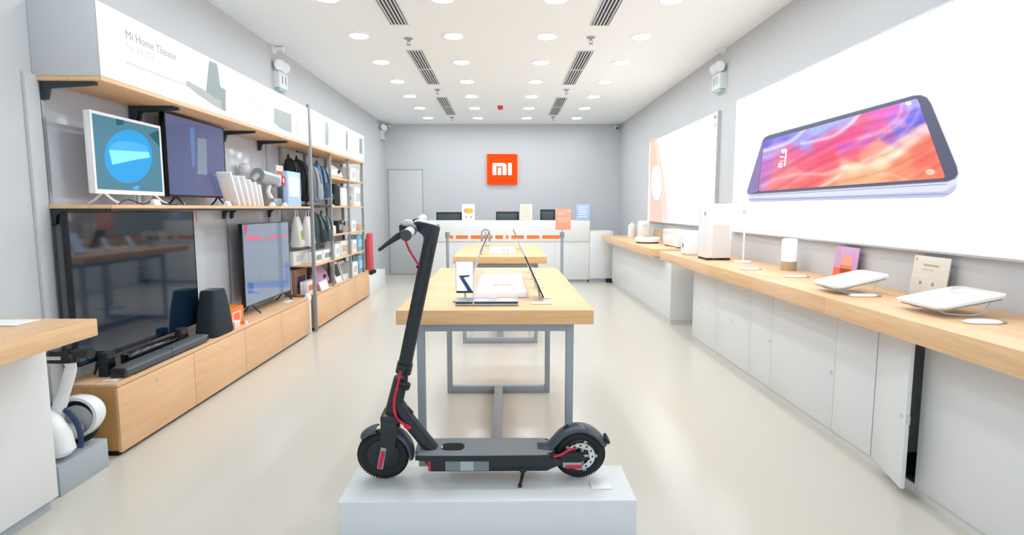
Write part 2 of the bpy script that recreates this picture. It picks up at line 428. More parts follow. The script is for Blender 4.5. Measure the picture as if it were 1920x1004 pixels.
for px, py, X, s, lab in ((512, 92, XL, 1, 'white sidewall sprinkler above the emergency light on the left wall'), (1358, 92, XR, -1, 'white sidewall sprinkler above the emergency light on the right wall')):
    p = U(px, py, X=X)
    t = thing('wall_sprinkler', lab, 'sprinkler', p, 'sidewall sprinklers')
    B().cyl(p, p + Vector((s * 0.02, 0, 0)), 0.05, n=24).build('escutcheon', 'lamp_rim', t)
    B().cyl(p + Vector((s * 0.02, 0, 0)), p + Vector((s * 0.11, 0, 0.0)), 0.016, 0.03, n=16).build('nozzle', 'lamp_rim', t)
for px, X, lab in ((727, XL + 0.1, 'small dome camera in the top left corner of the back wall'), (1160, XR - 0.1, 'small dome camera in the top right corner of the back wall')):
    c = Vector((X, YB - 0.06, ZC - 0.05))
    t = thing('security_camera', lab, 'security camera', c, 'dome cameras in the back corners')
    B().box(c.x - 0.03, c.x + 0.03, c.y - 0.02, YB, c.z - 0.025, c.z + 0.03, 0.005).build('mount', 'white', t)
    B().cyl(c + Vector((0, 0.02, -0.02)), c + Vector((0.0, -0.09, -0.045)), 0.028, n=20).build('camera_body', 'white', t)
    B().cyl(c + Vector((0, -0.091, -0.0455)), c + Vector((0, -0.1, -0.047)), 0.022, n=20).build('lens', 'gloss_black', t)

# ------------------------------------------------------------------ orange sign
a = U(913, 289, Y=YB - 0.06); b = U(970, 346, Y=YB - 0.06)
t = thing('wall_sign', 'square orange sign with raised white logo on the back wall', 'sign', ((a.x + b.x) / 2, YB, b.z))
W_ = b.x - a.x; H_ = a.z - b.z
B().prism(rrect(a.x, b.x, b.z, a.z, 0.018), 'Y', YB - 0.06, YB - 0.002).build('sign_panel', 'orange', t)
def lx(v): return a.x + (v - 820) / 215 * W_
def lz(v): return a.z - (v - 263) / 221 * H_
yy0, yy1 = YB - 0.075, YB - 0.06
mk = B()
outer = [(lx(860), lz(415)), (lx(860), lz(329)), (lx(936), lz(329)), (lx(950), lz(334)), (lx(957), lz(346)), (lx(957), lz(415)), (lx(932), lz(415)), (lx(932), lz(356)), (lx(926), lz(351)), (lx(885), lz(351)), (lx(885), lz(415))]
mk.prism(outer, 'Y', yy0, yy1); mk.box(lx(897), lx(921), yy0, yy1, lz(415), lz(362)); mk.box(lx(970), lx(995), yy0, yy1, lz(415), lz(329))
mk.build('logo', 'logo_white', t)

# ------------------------------------------------------------------ light boxes on the right wall
XF = XR - 0.035
def lightbox(name, label, y0, y1, z0, z1):
    t = thing(name, label, 'light box', (XR, (y0 + y1) / 2, z0), 'backlit posters on the right wall')
    fr = B(); w = 0.012
    for (ya, yb, za, zb) in ((y0, y1, z0, z0 + w), (y0, y1, z1 - w, z1), (y0, y0 + w, z0 + w, z1 - w), (y1 - w, y1, z0 + w, z1 - w)): fr.box(XF - 0.004, XR, ya, yb, za, zb)
    fr.build('frame', 'lb_frame', t)
    B().box(XF, XR - 0.001, y0 + w, y1 - w, z0 + w, z1 - w).build('printed_face', 'lbox', t)
    return t
pa = [U(1381, 188, X=XF), U(1785, 0, X=XF), U(1377, 436, X=XF), U(1920, 486, X=XF)]
LA = lightbox('light_box', 'large backlit poster of a colourful smartphone on the right wall', 1.35, pa[0].y, pa[2].z, pa[0].z)
pb = [U(1218, 262, X=XF), U(1347, 207, X=XF), U(1217, 416, X=XF), U(1344, 426, X=XF)]
LB = lightbox('light_box', 'smaller backlit poster with a peach coloured arm at its left edge', pb[1].y, pb[0].y, pb[2].z, pb[1].z)
def zz(x, y): return (1360 + x / 3.346, 120 + y / 3.346)
def pw(pts, X, cv=zz):
    return [(lambda p: (p.y, p.z))(U(*cv(*q), X=X)) for q in pts]
def rnd(pts, k=5):
    P = smooth_path([Vector((p[0], p[1], 0)) for p in pts + [pts[0]]], k)[:-1]
    return [(p.x, p.y) for p in P]
glass = [(140, 800), (238, 485), (250, 465), (275, 452), (1185, 202), (1228, 199), (1265, 214), (1290, 250), (1452, 645), (1460, 690), (1440, 718), (1395, 735), (165, 815), (146, 812)]
side = [(140, 800), (165, 815), (1395, 735), (1440, 718), (1462, 685), (1458, 760), (1430, 808), (1375, 838), (165, 868), (143, 845)]
B().prism(pw(side, XF), 'X', XF - 0.0015, XF).build('phone_side_print', 'lb_side', LA)
strip = [(145, 842), (600, 832), (1380, 800), (1445, 760), (1452, 778), (1428, 808), (1375, 838), (165, 868), (148, 858)]
B().prism(pw(strip, XF), 'X', XF - 0.0025, XF - 0.0015).build('phone_edge_print', 'lb_side2', LA)
gl2 = [(136, 802), (233, 484), (248, 460), (274, 446), (1184, 196), (1230, 193), (1269, 209), (1296, 248), (1458, 643), (1467, 691), (1444, 723), (1396, 741), (165, 821), (142, 818)]
B().prism(pw(gl2, XF), 'X', XF - 0.003, XF - 0.0025).build('phone_rim_print', 'lb_rim', LA)
B().prism(pw(glass, XF), 'X', XF - 0.004, XF - 0.003).build('phone_bezel_print', 'lb_bezel', LA)
# wallpaper: a printed picture, colour per point of a fine grid
PTS = [(250, 490, 96, 96, 225), (350, 460, 120, 122, 240), (450, 430, 150, 150, 246), (600, 410, 170, 176, 250), (700, 370, 172, 176, 252), (790, 330, 190, 170, 246),
 (330, 520, 186, 150, 236), (480, 480, 165, 150, 240), (260, 560, 190, 150, 230), (245, 620, 196, 110, 200), (230, 720, 190, 110, 190), (215, 780, 200, 110, 180),
 (420, 560, 232, 96, 150), (350, 620, 240, 110, 140), (600, 520, 236, 80, 140), (700, 480, 240, 80, 130), (800, 420, 244, 76, 140), (860, 350, 242, 90, 140),
 (960, 310, 236, 90, 190), (1050, 270, 228, 90, 208), (1100, 300, 214, 110, 220), (960, 400, 238, 92, 175), (900, 480, 226, 96, 190), (760, 520, 220, 80, 190),
 (500, 620, 244, 90, 118), (650, 600, 244, 80, 110), (800, 560, 244, 96, 120), (450, 700, 248, 130, 130), (350, 720, 246, 120, 130), (300, 780, 246, 120, 120), (560, 750, 246, 100, 100), (480, 770, 244, 96, 104),
 (1180, 260, 176, 160, 246), (1210, 300, 110, 110, 236), (1150, 340, 110, 104, 234), (1220, 370, 104, 96, 226), (1100, 410, 130, 110, 222), (1030, 460, 180, 96, 190), (1090, 360, 206, 140, 226), (1000, 420, 230, 120, 180),
 (950, 520, 250, 160, 140), (880, 590, 250, 150, 120), (800, 640, 252, 206, 160), (960, 630, 254, 214, 160), (1060, 560, 254, 216, 176), (1160, 480, 252, 190, 170), (1250, 410, 246, 190, 200),
 (1100, 600, 248, 140, 104), (1200, 520, 246, 120, 96), (1270, 480, 244, 116, 96), (1250, 600, 248, 108, 90), (1330, 640, 248, 116, 90), (1100, 690, 252, 150, 110), (900, 700, 252, 180, 130), (750, 740, 252, 180, 140), (650, 770, 250, 150, 120), (1280, 700, 250, 130, 100), (1350, 700, 248, 120, 96)]
CURVES = [([(240, 545), (330, 520), (420, 480), (500, 408)], 7, 0.7), ([(480, 500), (640, 465), (730, 420), (800, 360), (840, 312)], 7, 0.75), ([(230, 770), (330, 720), (480, 690), (640, 690), (760, 640)], 8, 0.4),
 ([(590, 775), (660, 740), (730, 690)], 6, 0.6), ([(860, 610), (980, 560), (1100, 480), (1280, 395)], 9, 0.5), ([(740, 655), (900, 640), (1040, 590), (1150, 500), (1285, 425)], 14, 0.45), ([(830, 470), (980, 420), (1080, 340), (1110, 250)], 7, 0.4), ([(960, 470), (1060, 400), (1140, 320), (1160, 240)], 6, 0.35), ([(1100, 450), (1190, 350), (1220, 250)], 6, 0.35), ([(700, 560), (820, 500), (900, 450)], 10, 0.2), ([(900, 700), (1010, 690), (1120, 720)], 6, 0.25)]
CV = [(smooth_path([Vector((x, y, 0)) for x, y in c], 10), w, s) for c, w, s in CURVES]
def artcol(x, y):
    x2 = x + 10 * math.sin(y / 31.0 + x / 90); y2 = y + 10 * math.sin(x / 47.0)
    sw = 0; c = [0, 0, 0]
    for px, py, r, g, b_ in PTS:
        w = 1.0 / (((px - x2) ** 2 * 0.8 + ((py - y2) * 1.3) ** 2) + 220) ** 2.2
        sw += w; c[0] += w * r; c[1] += w * g; c[2] += w * b_
    c = [v / sw for v in c]
    ph = y * 1.0 + x * 0.40 + 26 * math.sin(x / 120.0 + y / 260.0)
    k = 0.055 * math.sin(ph / 8.0) + 0.05 * math.sin(ph / 15.0 + x / 200.0) + 0.03 * math.sin(ph / 3.7)
    c = [min(255, max(0, v + (255 - v) * k if k > 0 else v * (1 + k))) for v in c]
    for cv, wd, st in CV:
        dd = min((p.x - x) ** 2 + (p.y - y) ** 2 for p in cv)
        k = st * math.exp(-dd / (2 * wd * wd)); c = [v + (255 - v) * k for v in c]
    return lin(c)
def grid_print(name, parent, quad, X, nx, ny, colf, cv):
    bm = bmesh.new(); lay = bm.verts.layers.float_color.new('print'); vs = []
    (ax, ay), (bx_, by_), (cx_, cy_), (dx_, dy_) = quad   # TL TR BR BL
    off = ORG[root_of(parent).name]
    for j in range(ny + 1):
        for i in range(nx + 1):
            u, v = i / nx, j / ny
            # clip the corners round
            e = 0.028; uu, vv = u, v
            x = (ax * (1 - uu) + bx_ * uu) * (1 - vv) + (dx_ * (1 - uu) + cx_ * uu) * vv
            y = (ay * (1 - uu) + by_ * uu) * (1 - vv) + (dy_ * (1 - uu) + cy_ * uu) * vv
            w = bm.verts.new(U(*cv(x, y), X=X) - off); w[lay] = colf(x, y); vs.append(w)
    for j in range(ny):
        for i in range(nx):
            if (i in (0, nx - 1)) and (j in (0, ny - 1)): 
                q = [vs[j * (nx + 1) + i], vs[j * (nx + 1) + i + 1], vs[(j + 1) * (nx + 1) + i + 1], vs[(j + 1) * (nx + 1) + i]]
                drop = {(0, 0): 0, (nx - 1, 0): 1, (nx - 1, ny - 1): 2, (0, ny - 1): 3}[(i, j)]
                q.pop(drop); bm.faces.new(q)
            else: bm.faces.new((vs[j * (nx + 1) + i], vs[j * (nx + 1) + i + 1], vs[(j + 1) * (nx + 1) + i + 1], vs[(j + 1) * (nx + 1) + i]))
    me = bpy.data.meshes.new(name); bm.to_mesh(me); bm.free(); me.materials.append(M['art'])
    o = bpy.data.objects.new(name, me); COL.objects.link(o); o.parent = parent
    return o
grid_print('phone_screen_print', LA, [(243, 484), (1206, 216), (1382, 716), (207, 800)], XF - 0.0055, 110, 46, artcol, zz)
B().prism(pw([(141, 801), (239, 487), (243, 490), (207, 800), (166, 814), (147, 811)], XF), 'X', XF - 0.0048, XF - 0.004).build('phone_end_print', 'lb_lilac', LA)
for la_, lb_ in (((160, 826), (1390, 752)), ((160, 852), (1400, 812))):
    B().prism(pw([la_, lb_, (lb_[0], lb_[1] + 5), (la_[0], la_[1] + 4)], XF), 'X', XF - 0.0035, XF - 0.0025).build('phone_line_print', 'lb_line', LA)
# clock lettering turned along the phone
o0 = U(*zz(352, 655), X=XF - 0.0065); x1 = U(*zz(378, 530), X=XF - 0.0065); yv = U(*zz(290, 640), X=XF - 0.0065)
text('clock_lettering', '8:16', 0.098, 'lbox', LA, basis(o0, x1 - o0, Vector((0, (yv - o0).y, 0.02))), 0.0004)
ln = [(372, 640), (386, 536), (392, 536), (379, 641)]
B().prism(pw(ln, XF), 'X', XF - 0.0066, XF - 0.0056).build('clock_underline', 'lbox', LA)
for q in ((1292, 678, 24), (1155, 248, 17)):
    pts = [(q[0] + q[2] * 1.25 * math.cos(k * PI / 10), q[1] + q[2] * 0.8 * math.sin(k * PI / 10)) for k in range(20)]
    B().prism(pw(pts, XF), 'X', XF - 0.0066, XF - 0.0056).build('icon_print', 'lb_peach' if q[2] > 20 else 'lb_side', LA)
def z3(x, y): return (1180 + x / 3.586, 180 + y / 3.586)
pe = [(140, 291), (188, 283), (205, 380), (225, 500), (248, 680), (262, 850), (136, 846)]
B().prism(pw(pe, XF, z3), 'X', XF - 0.0015, XF).build('arm_print', 'lb_peach', LB)
pe2 = [(165, 290), (188, 285), (205, 380), (225, 500), (262, 848), (225, 846), (205, 600), (185, 430)]
B().prism(pw(pe2, XF, z3), 'X', XF - 0.0025, XF - 0.0015).build('arm_highlight_print', 'lb_peach2', LB)
ov = [(184 + 34 * math.cos(k * PI / 16), 585 + 118 * math.sin(k * PI / 16)) for k in range(32)]
ov2 = [(184 + 37 * math.cos(k * PI / 16), 592 + 122 * math.sin(k * PI / 16)) for k in range(32)]
B().prism(pw(ov2, XF, z3), 'X', XF - 0.0035, XF - 0.0025).build('oval_shadow_print', 'lb_grey', LB)
B().prism(pw(ov, XF, z3), 'X', XF - 0.0045, XF - 0.0035).build('oval_print', 'lbox', LB)
for q in (143, 195):
    B().prism(pw([(568, q - 13), (588, q - 15), (588, q + 11), (568, q + 13)], XF, z3), 'X', XF - 0.0015, XF).build('corner_mark', 'lb_red' if q < 150 else 'lb_grey', LB)
B().prism(pw([(488, 412), (515, 400), (512, 412), (492, 420)], XF, z3), 'X', XF - 0.0015, XF).build('small_mark', 'lb_grey', LB)

# ------------------------------------------------------------------ header over the televisions (left wall)
XH = -2.055; ZH0, ZH1 = 2.022, 2.395; YH0, YH1 = 2.968, 6.02
t = thing('display_header', 'long white header box with printed panel above the televisions', 'display header', (XL, (YH0 + YH1) / 2, ZH0))
B().box(XL + 0.001, XH - 0.006, YH0, YH1, ZH0 + 0.001, ZH1, 0.002).build('carcass', 'wall', t)
B().box(XH - 0.005, XH, YH0, YH1, ZH0 + 0.001, ZH1, 0.001).build('front_panel', 'white', t)
B().box(XL + 0.013, XH, YH0, YH1, ZH0 - 0.022, ZH0, 0.002).build('wooden_board', 'birch', t)
for i, y in enumerate((3.0, 3.69, 3.735, 4.85, 5.55)):
    k = B(); k.prism([(XL + 0.02, ZH0 - 0.023), (XH - 0.05, ZH0 - 0.023), (XH - 0.05, ZH0 - 0.04), (XL + 0.06, ZH0 - 0.055), (XL + 0.045, ZH0 - 0.11), (XL + 0.02, ZH0 - 0.115)], 'Y', y - 0.012, y + 0.012)
    k.build('bracket', 'bracket', t)
RX = basis(Vector((0, 0, 0)), (0, 1, 0), (0, 0, 1))
def on_header(px, py): q = U(px, py, X=XH); return q
def htext(name, body, px, py, size, m, par):
    q = on_header(px, py); q.x = XH + 0.0006
    # reads left to right towards the back of the shop when seen from the aisle
    return text(name, body, size, m, par, basis(q, (0, 1, 0), (0, 0, 1)), 0.0004)
htext('lettering', 'Mi Home Theater', 235, 71, 0.066, 'txt', t)
htext('lettering', 'for Mi TV', 237, 93, 0.062, 'txt_l', t)
def dashes(par, px, py, n, L, h, m, X=XH):
    q = U(px, py, X=X); d_ = B(); y = q.y; random.seed(int(px * 7 + py))
    while y < q.y + L:
        w = 0.012 + random.random() * 0.03
        d_.box(X, X + 0.0008, y, y + w, q.z - h / 2, q.z + h / 2); y += w + 0.008
    return d_.build('fine_print', m, par)
dashes(t, 237, 117, 20, 0.62, 0.012, 'txt_l')
dashes(t, 462, 180, 8, 0.36, 0.02, 'txt_l'); dashes(t, 463, 192, 8, 0.30, 0.02, 'txt_l')
def z5(x, y): return (180 + x / 5.579, 30 + y / 5.579)
B().prism(pw([(1183, 468), (1262, 498), (1274, 540), (1300, 742), (1355, 772), (1357, 1000), (1290, 960), (1150, 800), (1165, 640)], XH, z5), 'X', XH, XH + 0.0008).build('subwoofer_print', 'print_grey', t)
B().prism(pw([(943, 690), (955, 676), (1130, 775), (1250, 868), (1300, 880), (1320, 985), (1250, 945), (1080, 830), (945, 725)], XH, z5), 'X', XH + 0.0008, XH + 0.0016).build('soundbar_print', 'print_mid', t)
def za(x, y): return (500 + x / 4.564, 180 + y / 4.564)
B().prism(pw([(62, 102), (210, 158), (214, 318), (120, 280), (64, 230)], XH, za), 'X', XH, XH + 0.0008).build('screen_print', 'print_mid', t)
B().prism(pw([(250, 80), (258, 84), (262, 320), (254, 316)], XH, za), 'X', XH, XH + 0.0008).build('stand_print', 'txt_l', t)

# ------------------------------------------------------------------ shelf carrying the upper televisions
ZS = 1.369
t = thing('display_shelf', 'long thin wooden wall shelf carrying the two upper televisions', 'shelf', (XL, 4.5, ZS))
B().box(XL + 0.013, XH, 2.975, 6.0, ZS - 0.02, ZS, 0.002).build('board', 'birch', t)
B().box(XH - 0.04, XH - 0.012, 2.99, 6.0, ZS - 0.034, ZS - 0.0205).build('rail', 'bracket', t)
for y in (3.0, 3.70, 3.82, 4.80, 4.93, 5.72):
    B().prism([(XL + 0.02, ZS - 0.021), (XH - 0.045, ZS - 0.021), (XH - 0.045, ZS - 0.034), (XL + 0.075, ZS - 0.036), (XL + 0.045, ZS - 0.06), (XL + 0.04, ZS - 0.1), (XL + 0.02, ZS - 0.11)], 'Y', y - 0.011, y + 0.011).build('bracket', 'bracket', t)
for y, lab in ((3.0, 'nearest the camera'), (3.76, 'between the two upper televisions'), (4.86, 'right of the violet television'), (5.74, 'behind the handheld vacuum')):
    o = B(); o.box(XL + 0.0125, XL + 0.02, y - 0.011, y + 0.011, 0.42, 1.99)
    tag(o.build('slotted_rail', 'silver', None), 'slim metal slotted shelf rail on the grey panels, ' + lab, 'shelf rail', 'slotted rails on the left wall')

# ------------------------------------------------------------------ low wooden cabinets on the left
XC = -2.09
def low_cabinet(label, y0, y1, seams, zt, locks, post=None):
    t = thing('low_cabinet', label, 'cabinet', (XL, (y0 + y1) / 2, 0), 'low wooden cabinets along the left wall')
    B().box(XL + 0.013, XC - 0.019, y0, y1, 0.03, zt - 0.0185, 0.001).build('carcass', 'birch_edge', t)
    B().box(XL + 0.013, XC, y0, y1, zt - 0.018, zt, 0.0015).build('top', 'birch', t)
    B().box(XL + 0.03, XC - 0.03, y0 + 0.01, y1 - 0.01, 0.0, 0.029).build('plinth', 'vdark', t)
    ys = [y0] + seams + [y1]
    for i in range(len(ys) - 1):
        f_ = B().box(XC - 0.018, XC, ys[i] + (0.003 if i else 0.0), ys[i + 1] - 0.003, 0.022, zt - 0.022, 0.0015).build('drawer_front', 'birch', t)
        if locks[i] is not None:
            yl = ys[i] + (ys[i + 1] - ys[i]) * locks[i]
            B().cyl((XC, yl, zt - 0.075), (XC + 0.004, yl, zt - 0.075), 0.008, n=16).build('lock', 'chrome', f_)
    return t
low_cabinet('long low wooden cabinet carrying the big dark television, soundbar and subwoofer', 2.965, 5.93, [3.71, 4.455, 5.20], 0.405, [0.45, 0.5, None, None])
low_cabinet('low wooden cabinet at the foot of the shelving rack', 6.13, 8.58, [7.05, 7.86], 0.405, [None, None, None])

# ------------------------------------------------------------------ televisions
def tv(label, X, y0, y1, z0, z1, m_screen, zfoot, frame='gloss_black', bez=0.012, depth=0.035, feet='V', spread=0.08):
    t = thing('television', label, 'television', (X, (y0 + y1) / 2, zfoot), 'televisions on the left wall display')
    B().box(X - depth, X - 0.004, y0, y1, z0, z1, 0.004).build('casing', frame, t)
    fr = B()
    for ya, yb, za_, zb in ((y0, y1, z0, z0 + bez * 1.5), (y0, y1, z1 - bez, z1), (y0, y0 + bez, z0 + bez * 1.5, z1 - bez), (y1 - bez, y1, z0 + bez * 1.5, z1 - bez)): fr.box(X - 0.004, X + 0.002, ya, yb, za_, zb)
    fr.build('bezel', frame, t)
    s_ = B().box(X - 0.0035, X, y0 + bez, y1 - bez, z0 + bez * 1.5, z1 - bez).build('screen', m_screen, t)
    L = y1 - y0
    for k in (0.14, 0.86):
        y = y0 + L * k
        fb = B()
        for s in (-1, 1):
            fb.tube([(X - 0.018, y, z0 + 0.01), (X - 0.018 + s * spread * 0.6, y + s * 0.004, z0 - (z0 - zfoot) * 0.55), (X - 0.018 + s * spread, y + s * 0.008, zfoot + 0.008)], 0.007, n=8)
        fb.build('foot', frame if feet == 'V' else feet, t)
    return t, s_
# big dark one
XT = -2.285
bt = U(131, 393, X=XT); br = U(367, 400, X=XT)
t1, s1 = tv('big dark glossy television standing on the low cabinet behind the soundbar', XT, U(133, 500, X=XT).y, U(369, 520, X=XT).y, 0.50, 1.330, 'screen_dark', 0.405, bez=0.007, spread=0.022)
B().prism([(br.y - 0.012, 1.333), (br.y + 0.004, 1.333), (br.y + 0.004, 1.26), (br.y - 0.006, 1.25)], 'X', XT + 0.003, XT + 0.0045).build('tape', 'pinktape', t1)
# second one
XT = -2.255
y0_, y1_ = U(457, 500, X=XT).y, U(543, 480, X=XT).y
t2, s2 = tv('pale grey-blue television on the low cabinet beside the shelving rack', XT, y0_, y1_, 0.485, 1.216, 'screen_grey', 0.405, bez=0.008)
def z7(x, y): return (440 + x / 4.363, 390 + y / 4.363)
XP = XT + 0.0005
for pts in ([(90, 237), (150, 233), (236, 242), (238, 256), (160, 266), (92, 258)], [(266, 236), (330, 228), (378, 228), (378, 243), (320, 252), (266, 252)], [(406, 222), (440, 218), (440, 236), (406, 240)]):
    B().prism(pw(pts, XP, z7), 'X', XT, XP).build('pink_reflection', 'scr_pink', s2)  # red strip reflected in the glass, painted as glowing streaks
B().prism(pw([(80, 140), (104, 138), (96, 200), (82, 232)], XP, z7), 'X', XT + 0.002, XT + 0.003).build('tape', 'pinktape', t2)
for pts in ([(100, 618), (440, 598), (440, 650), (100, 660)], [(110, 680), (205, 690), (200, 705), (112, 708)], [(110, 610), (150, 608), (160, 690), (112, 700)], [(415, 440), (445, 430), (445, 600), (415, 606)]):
    B().prism(pw(pts, XP, z7), 'X', XT, XP).build('blue_reflection', 'scr_blue', s2)  # blue reflections painted on the screen as glowing patches
# white framed on the shelf
XT = -2.20
y0_, y1_ = U(173, 290, X=XT).y, U(304, 300, X=XT).y
t3, s3 = tv('white framed television on the shelf showing a blue circle', XT, y0_, y1_, 1.43, 1.872, 'scr_bg', ZS, frame='gloss_white', bez=0.016, feet='gloss_white')
def z1(x, y): return (x / 2.5104, y / 2.51)
XP = XT
def scr(pts, d0, name, m): B().prism(pw(pts, XT, z1), 'X', XT + d0, XT + d0 + 0.0004).build(name, m, s3)
scr([(604 + 112 * math.cos(k * PI / 24), 737 + 126 * math.sin(k * PI / 24)) for k in range(48)], 0.0, 'circle_picture', 'scr_circle')
scr([(512, 705), (700, 716), (706, 742), (640, 752), (528, 776)], 0.0004, 'box_picture', 'scr_pale')
scr([(528, 678), (560, 664), (640, 672), (690, 690), (696, 714), (512, 704)], 0.0004, 'lid_picture', 'scr_mid')
scr([(545, 556), (585, 562), (580, 588), (548, 590)], 0.0004, 'dark_picture', 'scr_deep')
scr([(700, 632), (752, 612), (752, 694)], 0.0004, 'corner_picture', 'scr_deep')
scr([(622, 890), (640, 874), (658, 878), (648, 896)], 0.0004, 'drop_picture', 'scr_mid')
# violet one
XT = -2.235
y0_, y1_ = U(312, 290, X=XT).y, U(422, 300, X=XT).y
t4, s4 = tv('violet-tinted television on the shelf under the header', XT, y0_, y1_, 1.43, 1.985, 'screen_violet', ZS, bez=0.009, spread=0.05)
def scr4(pts, d0, name, m): B().prism(pw(pts, XT, z1), 'X', XT + d0, XT + d0 + 0.0004).build(name, m, s4)
scr4([(892, 600), (915, 600), (918, 780), (905, 790)], 0.0, 'dark_bar_reflection', 'scr_blue')  # bar and panel are reflections painted onto the violet glass
scr4([(930, 650), (972, 655), (975, 825), (930, 820)], 0.0, 'panel_reflection', 'screen_grey')

def card(name, label, px, py, Z, w, h, m='card', rz=0.0, cat='price card', group='small price cards', tilt=0.0):
    p = U(px, py, Z=Z)
    o = B().box(-w / 2, w / 2, -h / 2, h / 2, 0.001, 0.005, 0.001)
    ob = o.build(name, m, None)
    ob.location = p + Vector((0, 0, 0.001)); ob.rotation_euler = (tilt, 0, rz)
    return tag(ob, label, cat, group)

# soundbar set in front of the big television
def soundbar():
    z = 0.4055; x0, x1 = -2.195, -2.105; ya, yb = 3.10, 3.98
    ya = U(232, 695, X=-2.11).y; yb = U(392, 635, X=-2.11).y
    t = thing('soundbar', 'long grey fabric soundbar lying in front of the big television', 'soundbar', ((x0 + x1) / 2, (ya + yb) / 2, z))
    B().box(x0, x1, ya + 0.02, yb - 0.02, z + 0.006, z + 0.06, 0.012, 3).build('body', 'bar_grey', t)
    for q in (ya, yb - 0.02): B().box(x0 + 0.004, x1 - 0.004, q, q + 0.02, z + 0.008, z + 0.058, 0.006).build('end_cap', 'gloss_black', t)
    B().box(x1 - 0.0035, x1 + 0.001, ya + 0.02, yb - 0.02, z + 0.046, z + 0.049).build('trim_line', 'silver', t)
    B().box(x0 + 0.01, x1 - 0.01, ya + 0.1, yb - 0.1, z + 0.0, z + 0.006).build('base_strip', 'dark', t)
    B().box(x0 - 0.0005, x1 + 0.0005, (ya + yb) / 2 - 0.002, (ya + yb) / 2 + 0.002, z + 0.006, z + 0.0605).build('joint', 'gloss_black', t)
    # low black bar under the screen
    t = thing('speaker_bar', 'black curved speaker bar under the big television behind the grey soundbar', 'soundbar', (-2.26, 3.55, z))
    B().prism([(-2.262, z + 0.001), (-2.208, z + 0.001), (-2.205, z + 0.075), (-2.218, z + 0.088), (-2.262, z + 0.088)], 'Y', 3.25, 3.74, 0.006).build('body', 'gloss_black', t)
    B().box(-2.2075, -2.2045, 3.27, 3.72, z + 0.03, z + 0.034).build('trim_line', 'speaker', t)
    q = U(203, 705, Z=z)
    t = thing('satellite_speaker', 'small upright dark speaker at the near end of the soundbar', 'speaker', (q.x, q.y, z))
    B().box(q.x - 0.035, q.x + 0.02, q.y - 0.03, q.y + 0.04, z, z + 0.135, 0.006).build('body', 'speaker', t)
    B().box(q.x + 0.0205, q.x + 0.022, q.y - 0.024, q.y + 0.034, z + 0.01, z + 0.127).build('grille', 'gloss_black', t)
    q = U(352, 640, X=-2.16)
    t = thing('satellite_speaker', 'small upright dark speaker between the far end of the soundbar and the subwoofer', 'speaker', (-2.22, 3.80, z))
    B().box(-2.245, -2.20, 3.765, 3.835, z, z + 0.13, 0.006).build('body', 'speaker', t)
    B().box(-2.1995, -2.198, 3.775, 3.825, z + 0.01, z + 0.12).build('grille', 'gloss_black', t)
soundbar()
# subwoofer: tapered rounded box
def subwoofer():
    z = 0.4058; q = U(405, 628, Z=z); x, y = -2.187, 4.35
    y = (U(371, 615, X=-2.12).y + U(441, 610, X=-2.12).y) / 2 + 0.085
    t = thing('subwoofer', 'dark tapered subwoofer standing on the low cabinet', 'subwoofer', (x, y, z))
    B().loft([(z, x, y, 0.08, 0.15, 5), (z + 0.012, x, y, 0.084, 0.158, 5), (z + 0.20, x, y, 0.074, 0.125, 5), (z + 0.325, x, y, 0.062, 0.095, 4.5), (z + 0.338, x, y, 0.058, 0.09, 4)]).build('cabinet_body', 'speaker', t)
    B().loft([(z + 0.3385, x, y, 0.05, 0.08, 4), (z + 0.341, x, y, 0.05, 0.08, 4)]).build('top_disc', 'bar_grey', t)
subwoofer()
card('price_card', 'white price card beside the near end of the soundbar', 222, 708, 0.405, 0.075, 0.16)
card('price_card', 'white price card in front of the subwoofer', 408, 627, 0.405, 0.07, 0.15)
card('price_card', 'white price card below the pale grey-blue television', 540, 566, 0.405, 0.06, 0.14)
# orange cube box
q = U(443, 590, Z=0.405)
t = thing('product_box', 'orange printed product box between subwoofer and pale television', 'box', (-2.2, 4.78, 0.405))
ya, yb = U(429, 580, X=-2.15).y, U(456, 570, X=-2.15).y
B().box(-2.3, -2.15, ya, yb, 0.405, 0.405 + 0.155, 0.003).build('carton', 'orange_plain', t)
B().box(-2.1495, -2.149, ya + 0.05, yb - 0.05, 0.44, 0.53).build('printed_label', 'salmon_l', t)
B().box(-2.149, -2.1485, ya + 0.07, yb - 0.07, 0.455, 0.515).build('picture', 'amber', t)
t = thing('figurine_box', 'small white box with pale pink print in front of the orange box', 'box', (-2.125, 4.6, 0.405))
ya = U(440, 600, X=-2.12).y
B().box(-2.15, -2.11, ya - 0.02, ya + 0.07, 0.405, 0.465, 0.003).build('carton', 'peach', t)
B().box(-2.1095, -2.109, ya, ya + 0.05, 0.42, 0.45).build('printed_label', 'salmon_l', t)
p_ = U(463, 598, X=-2.12)
tag(B().cyl((-2.13, p_.y, 0.405), (-2.13, p_.y, 0.43), 0.016, 0.014).build('sensor', 'gloss_white', None), 'tiny white round sensor near the pale television foot', 'sensor')

